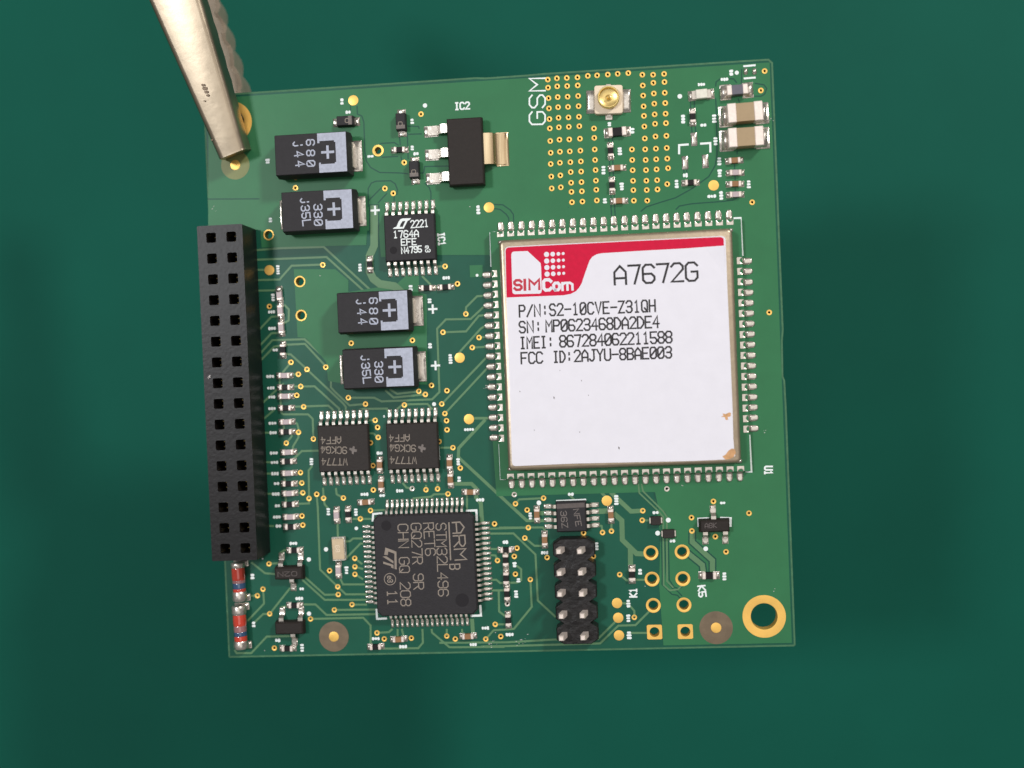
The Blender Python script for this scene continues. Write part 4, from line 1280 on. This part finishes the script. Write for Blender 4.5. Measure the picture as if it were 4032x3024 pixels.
# lifted crease in the sticker's corner
fold = MB()
fa = lp_(tO, [(1045, 488), (1246, 472), (1262, 790)], ZP)
fold.v = [(*fa[0], ZP), (*fa[1], ZP + 0.10), (*fa[2], ZP)]
fold.f = [(0, 2, 1)]
link('label_crease', fold, 'paper', mod, label='lifted crease in the label corner')
# torn spots where the printed face has peeled off
link('torn_spot', MB().flat(lp_(tR, [(1230,768),(1262,775),(1300,758),(1322,762),(1318,800),(1285,808),(1292,838),(1262,838),(1255,808),(1212,806),(1240,792)], ZP), ZP), 'backing', mod, label='small torn brown spot at the label edge')
link('torn_spot', MB().flat(lp_(tR, [(1228,1236),(1262,1218),(1296,1172),(1330,1150),(1366,1158),(1374,1196),(1352,1240),(1310,1264),(1262,1270),(1246,1256)], ZP), ZP), 'backing', mod, label='torn brown spot at the label corner')
sp = MB()
for x, y, s in ((545,530,9),(915,598,14),(1215,412,8),(1195,972,8),(1622,1145,16),(700,950,7),(1290,570,7),(980,300,6)):
    sp.flat(lp_(tQ, [(x-s*.4,y-s),(x+s*.5,y-s*.6),(x+s*.5,y+s),(x-s*.2,y+s*.5)], ZP), ZP)
link('label_specks', sp, 'faint', mod, kind='stuff')

# ------------------------------------------------------------------ the clip holding the board
clip = empty('alligator_clip')
clip.matrix_world = BOARD_M @ Matrix.Translation(Vector((*P(905, 600), 0.0)) * MM)
clip['label'] = 'tan silver alligator clip gripping the corner of the circuit board'
clip['category'] = 'clip'
c0 = Vector((*P(905, 600), 0.0))


def jaw(name, lt, rt, lf, rf, depth0, depth1, up, teeth, th=0.45, rad=0.42, extra=1.5, tipwall=True):
    """A folded sheet-metal channel lofted from its tip (lt, rt) to the far end (lf, rf); 3D points in board mm."""
    m = MB()
    n = 46
    secs = []
    for k in range(n + 1):
        f = k / n * extra
        A = lt.lerp(lf, f)
        B = rt.lerp(rf, f)
        ax = (lf - lt).normalized()
        s = (B - A)
        w = s.length
        s = s / w
        if teeth > 0.5 and f < 1.0:
            w += 0.42 * abs(math.sin(k * math.pi / 5.0)) - 0.3     # scalloped gripping edge
        nz = s.cross(ax).normalized()
        if nz.z < 0:
            nz = -nz
        nz = nz * up
        dep = depth0 + (depth1 - depth0) * f
        if teeth:
            dep += teeth * (0.5 + 0.5 * math.cos(k * math.pi / 2.0)) * (1 if k % 4 < 4 and f < 0.75 else 0.3)
        r = min(rad, w * 0.4)
        sec = []
        def ringpts(ins):
            out = [(ins, -dep)]
            for q in range(5):
                a = math.pi - math.pi / 2 * q / 4
                out.append((r + (r - ins) * math.cos(a), -r + (r - ins) * math.sin(a)))
            for q in range(5):
                a = math.pi / 2 - math.pi / 2 * q / 4
                out.append((w - r + (r - ins) * math.cos(a), -r + (r - ins) * math.sin(a)))
            out.append((w - ins, -dep))
            return out
        pts = ringpts(0.0) + ringpts(th * 0.85)[::-1]
        secs.append(m.loop([tuple(A + s * x + nz * z - c0) for x, z in pts]))
    for a, b in zip(secs, secs[1:]):
        m.skin(a, b)
    m.cap(secs[0], True)
    m.cap(secs[-1])
    if tipwall:
        half = len(secs[0]) // 2
        loopo = [Vector(m.v[i]) for i in secs[0][:half]]
        ax = (lf - lt).normalized()
        i0 = m.loop([tuple(p - ax * 0.16) for p in loopo])
        m.skin(secs[0][:half], i0, False)
        m.cap(i0)
    return m


def V3(px, py, h):
    return Vector((*P(px, py, h), h))
up = jaw('upper_jaw', V3(857, 622, 2.5), V3(962, 580, 2.5), V3(520, -135, 5.6), V3(752, -135, 5.6), 2.35, 2.0, 1, 0.25, rad=0.6)
link('upper_jaw', up, 'clip', clip, smooth=50)
def rim(px, py, hr, floor):
    return Vector((*P(px, py, hr), floor))
lw = jaw('lower_jaw', rim(872, 527, -1.4, -5.0), rim(992, 476, -1.4, -5.0), rim(600, -135, -5.5, -8.5), rim(806, -135, -5.5, -8.5), 3.2, 2.3, -1, 0.6, th=0.5, tipwall=False)
link('lower_jaw', lw, 'clip_lit', clip, smooth=50, label='darker serrated jaw reaching under the board')
st = MB()
for x, y, s in ((800, 335, 9), (806, 348, 12), (812, 362, 10), (818, 375, 8), (806, 398, 5), (835, 551, 6)):
    A = V3(x, y, 2.5 + 3.1 * (622 - y) / 757.0 + 0.06) - c0
    st.pillow(s / 41.0 * 1.6, s / 41.0, 0.02, A.x, A.y, A.z, 4, 2, 0.4)
link('stain', st, 'clip_dark', clip, kind='stuff')
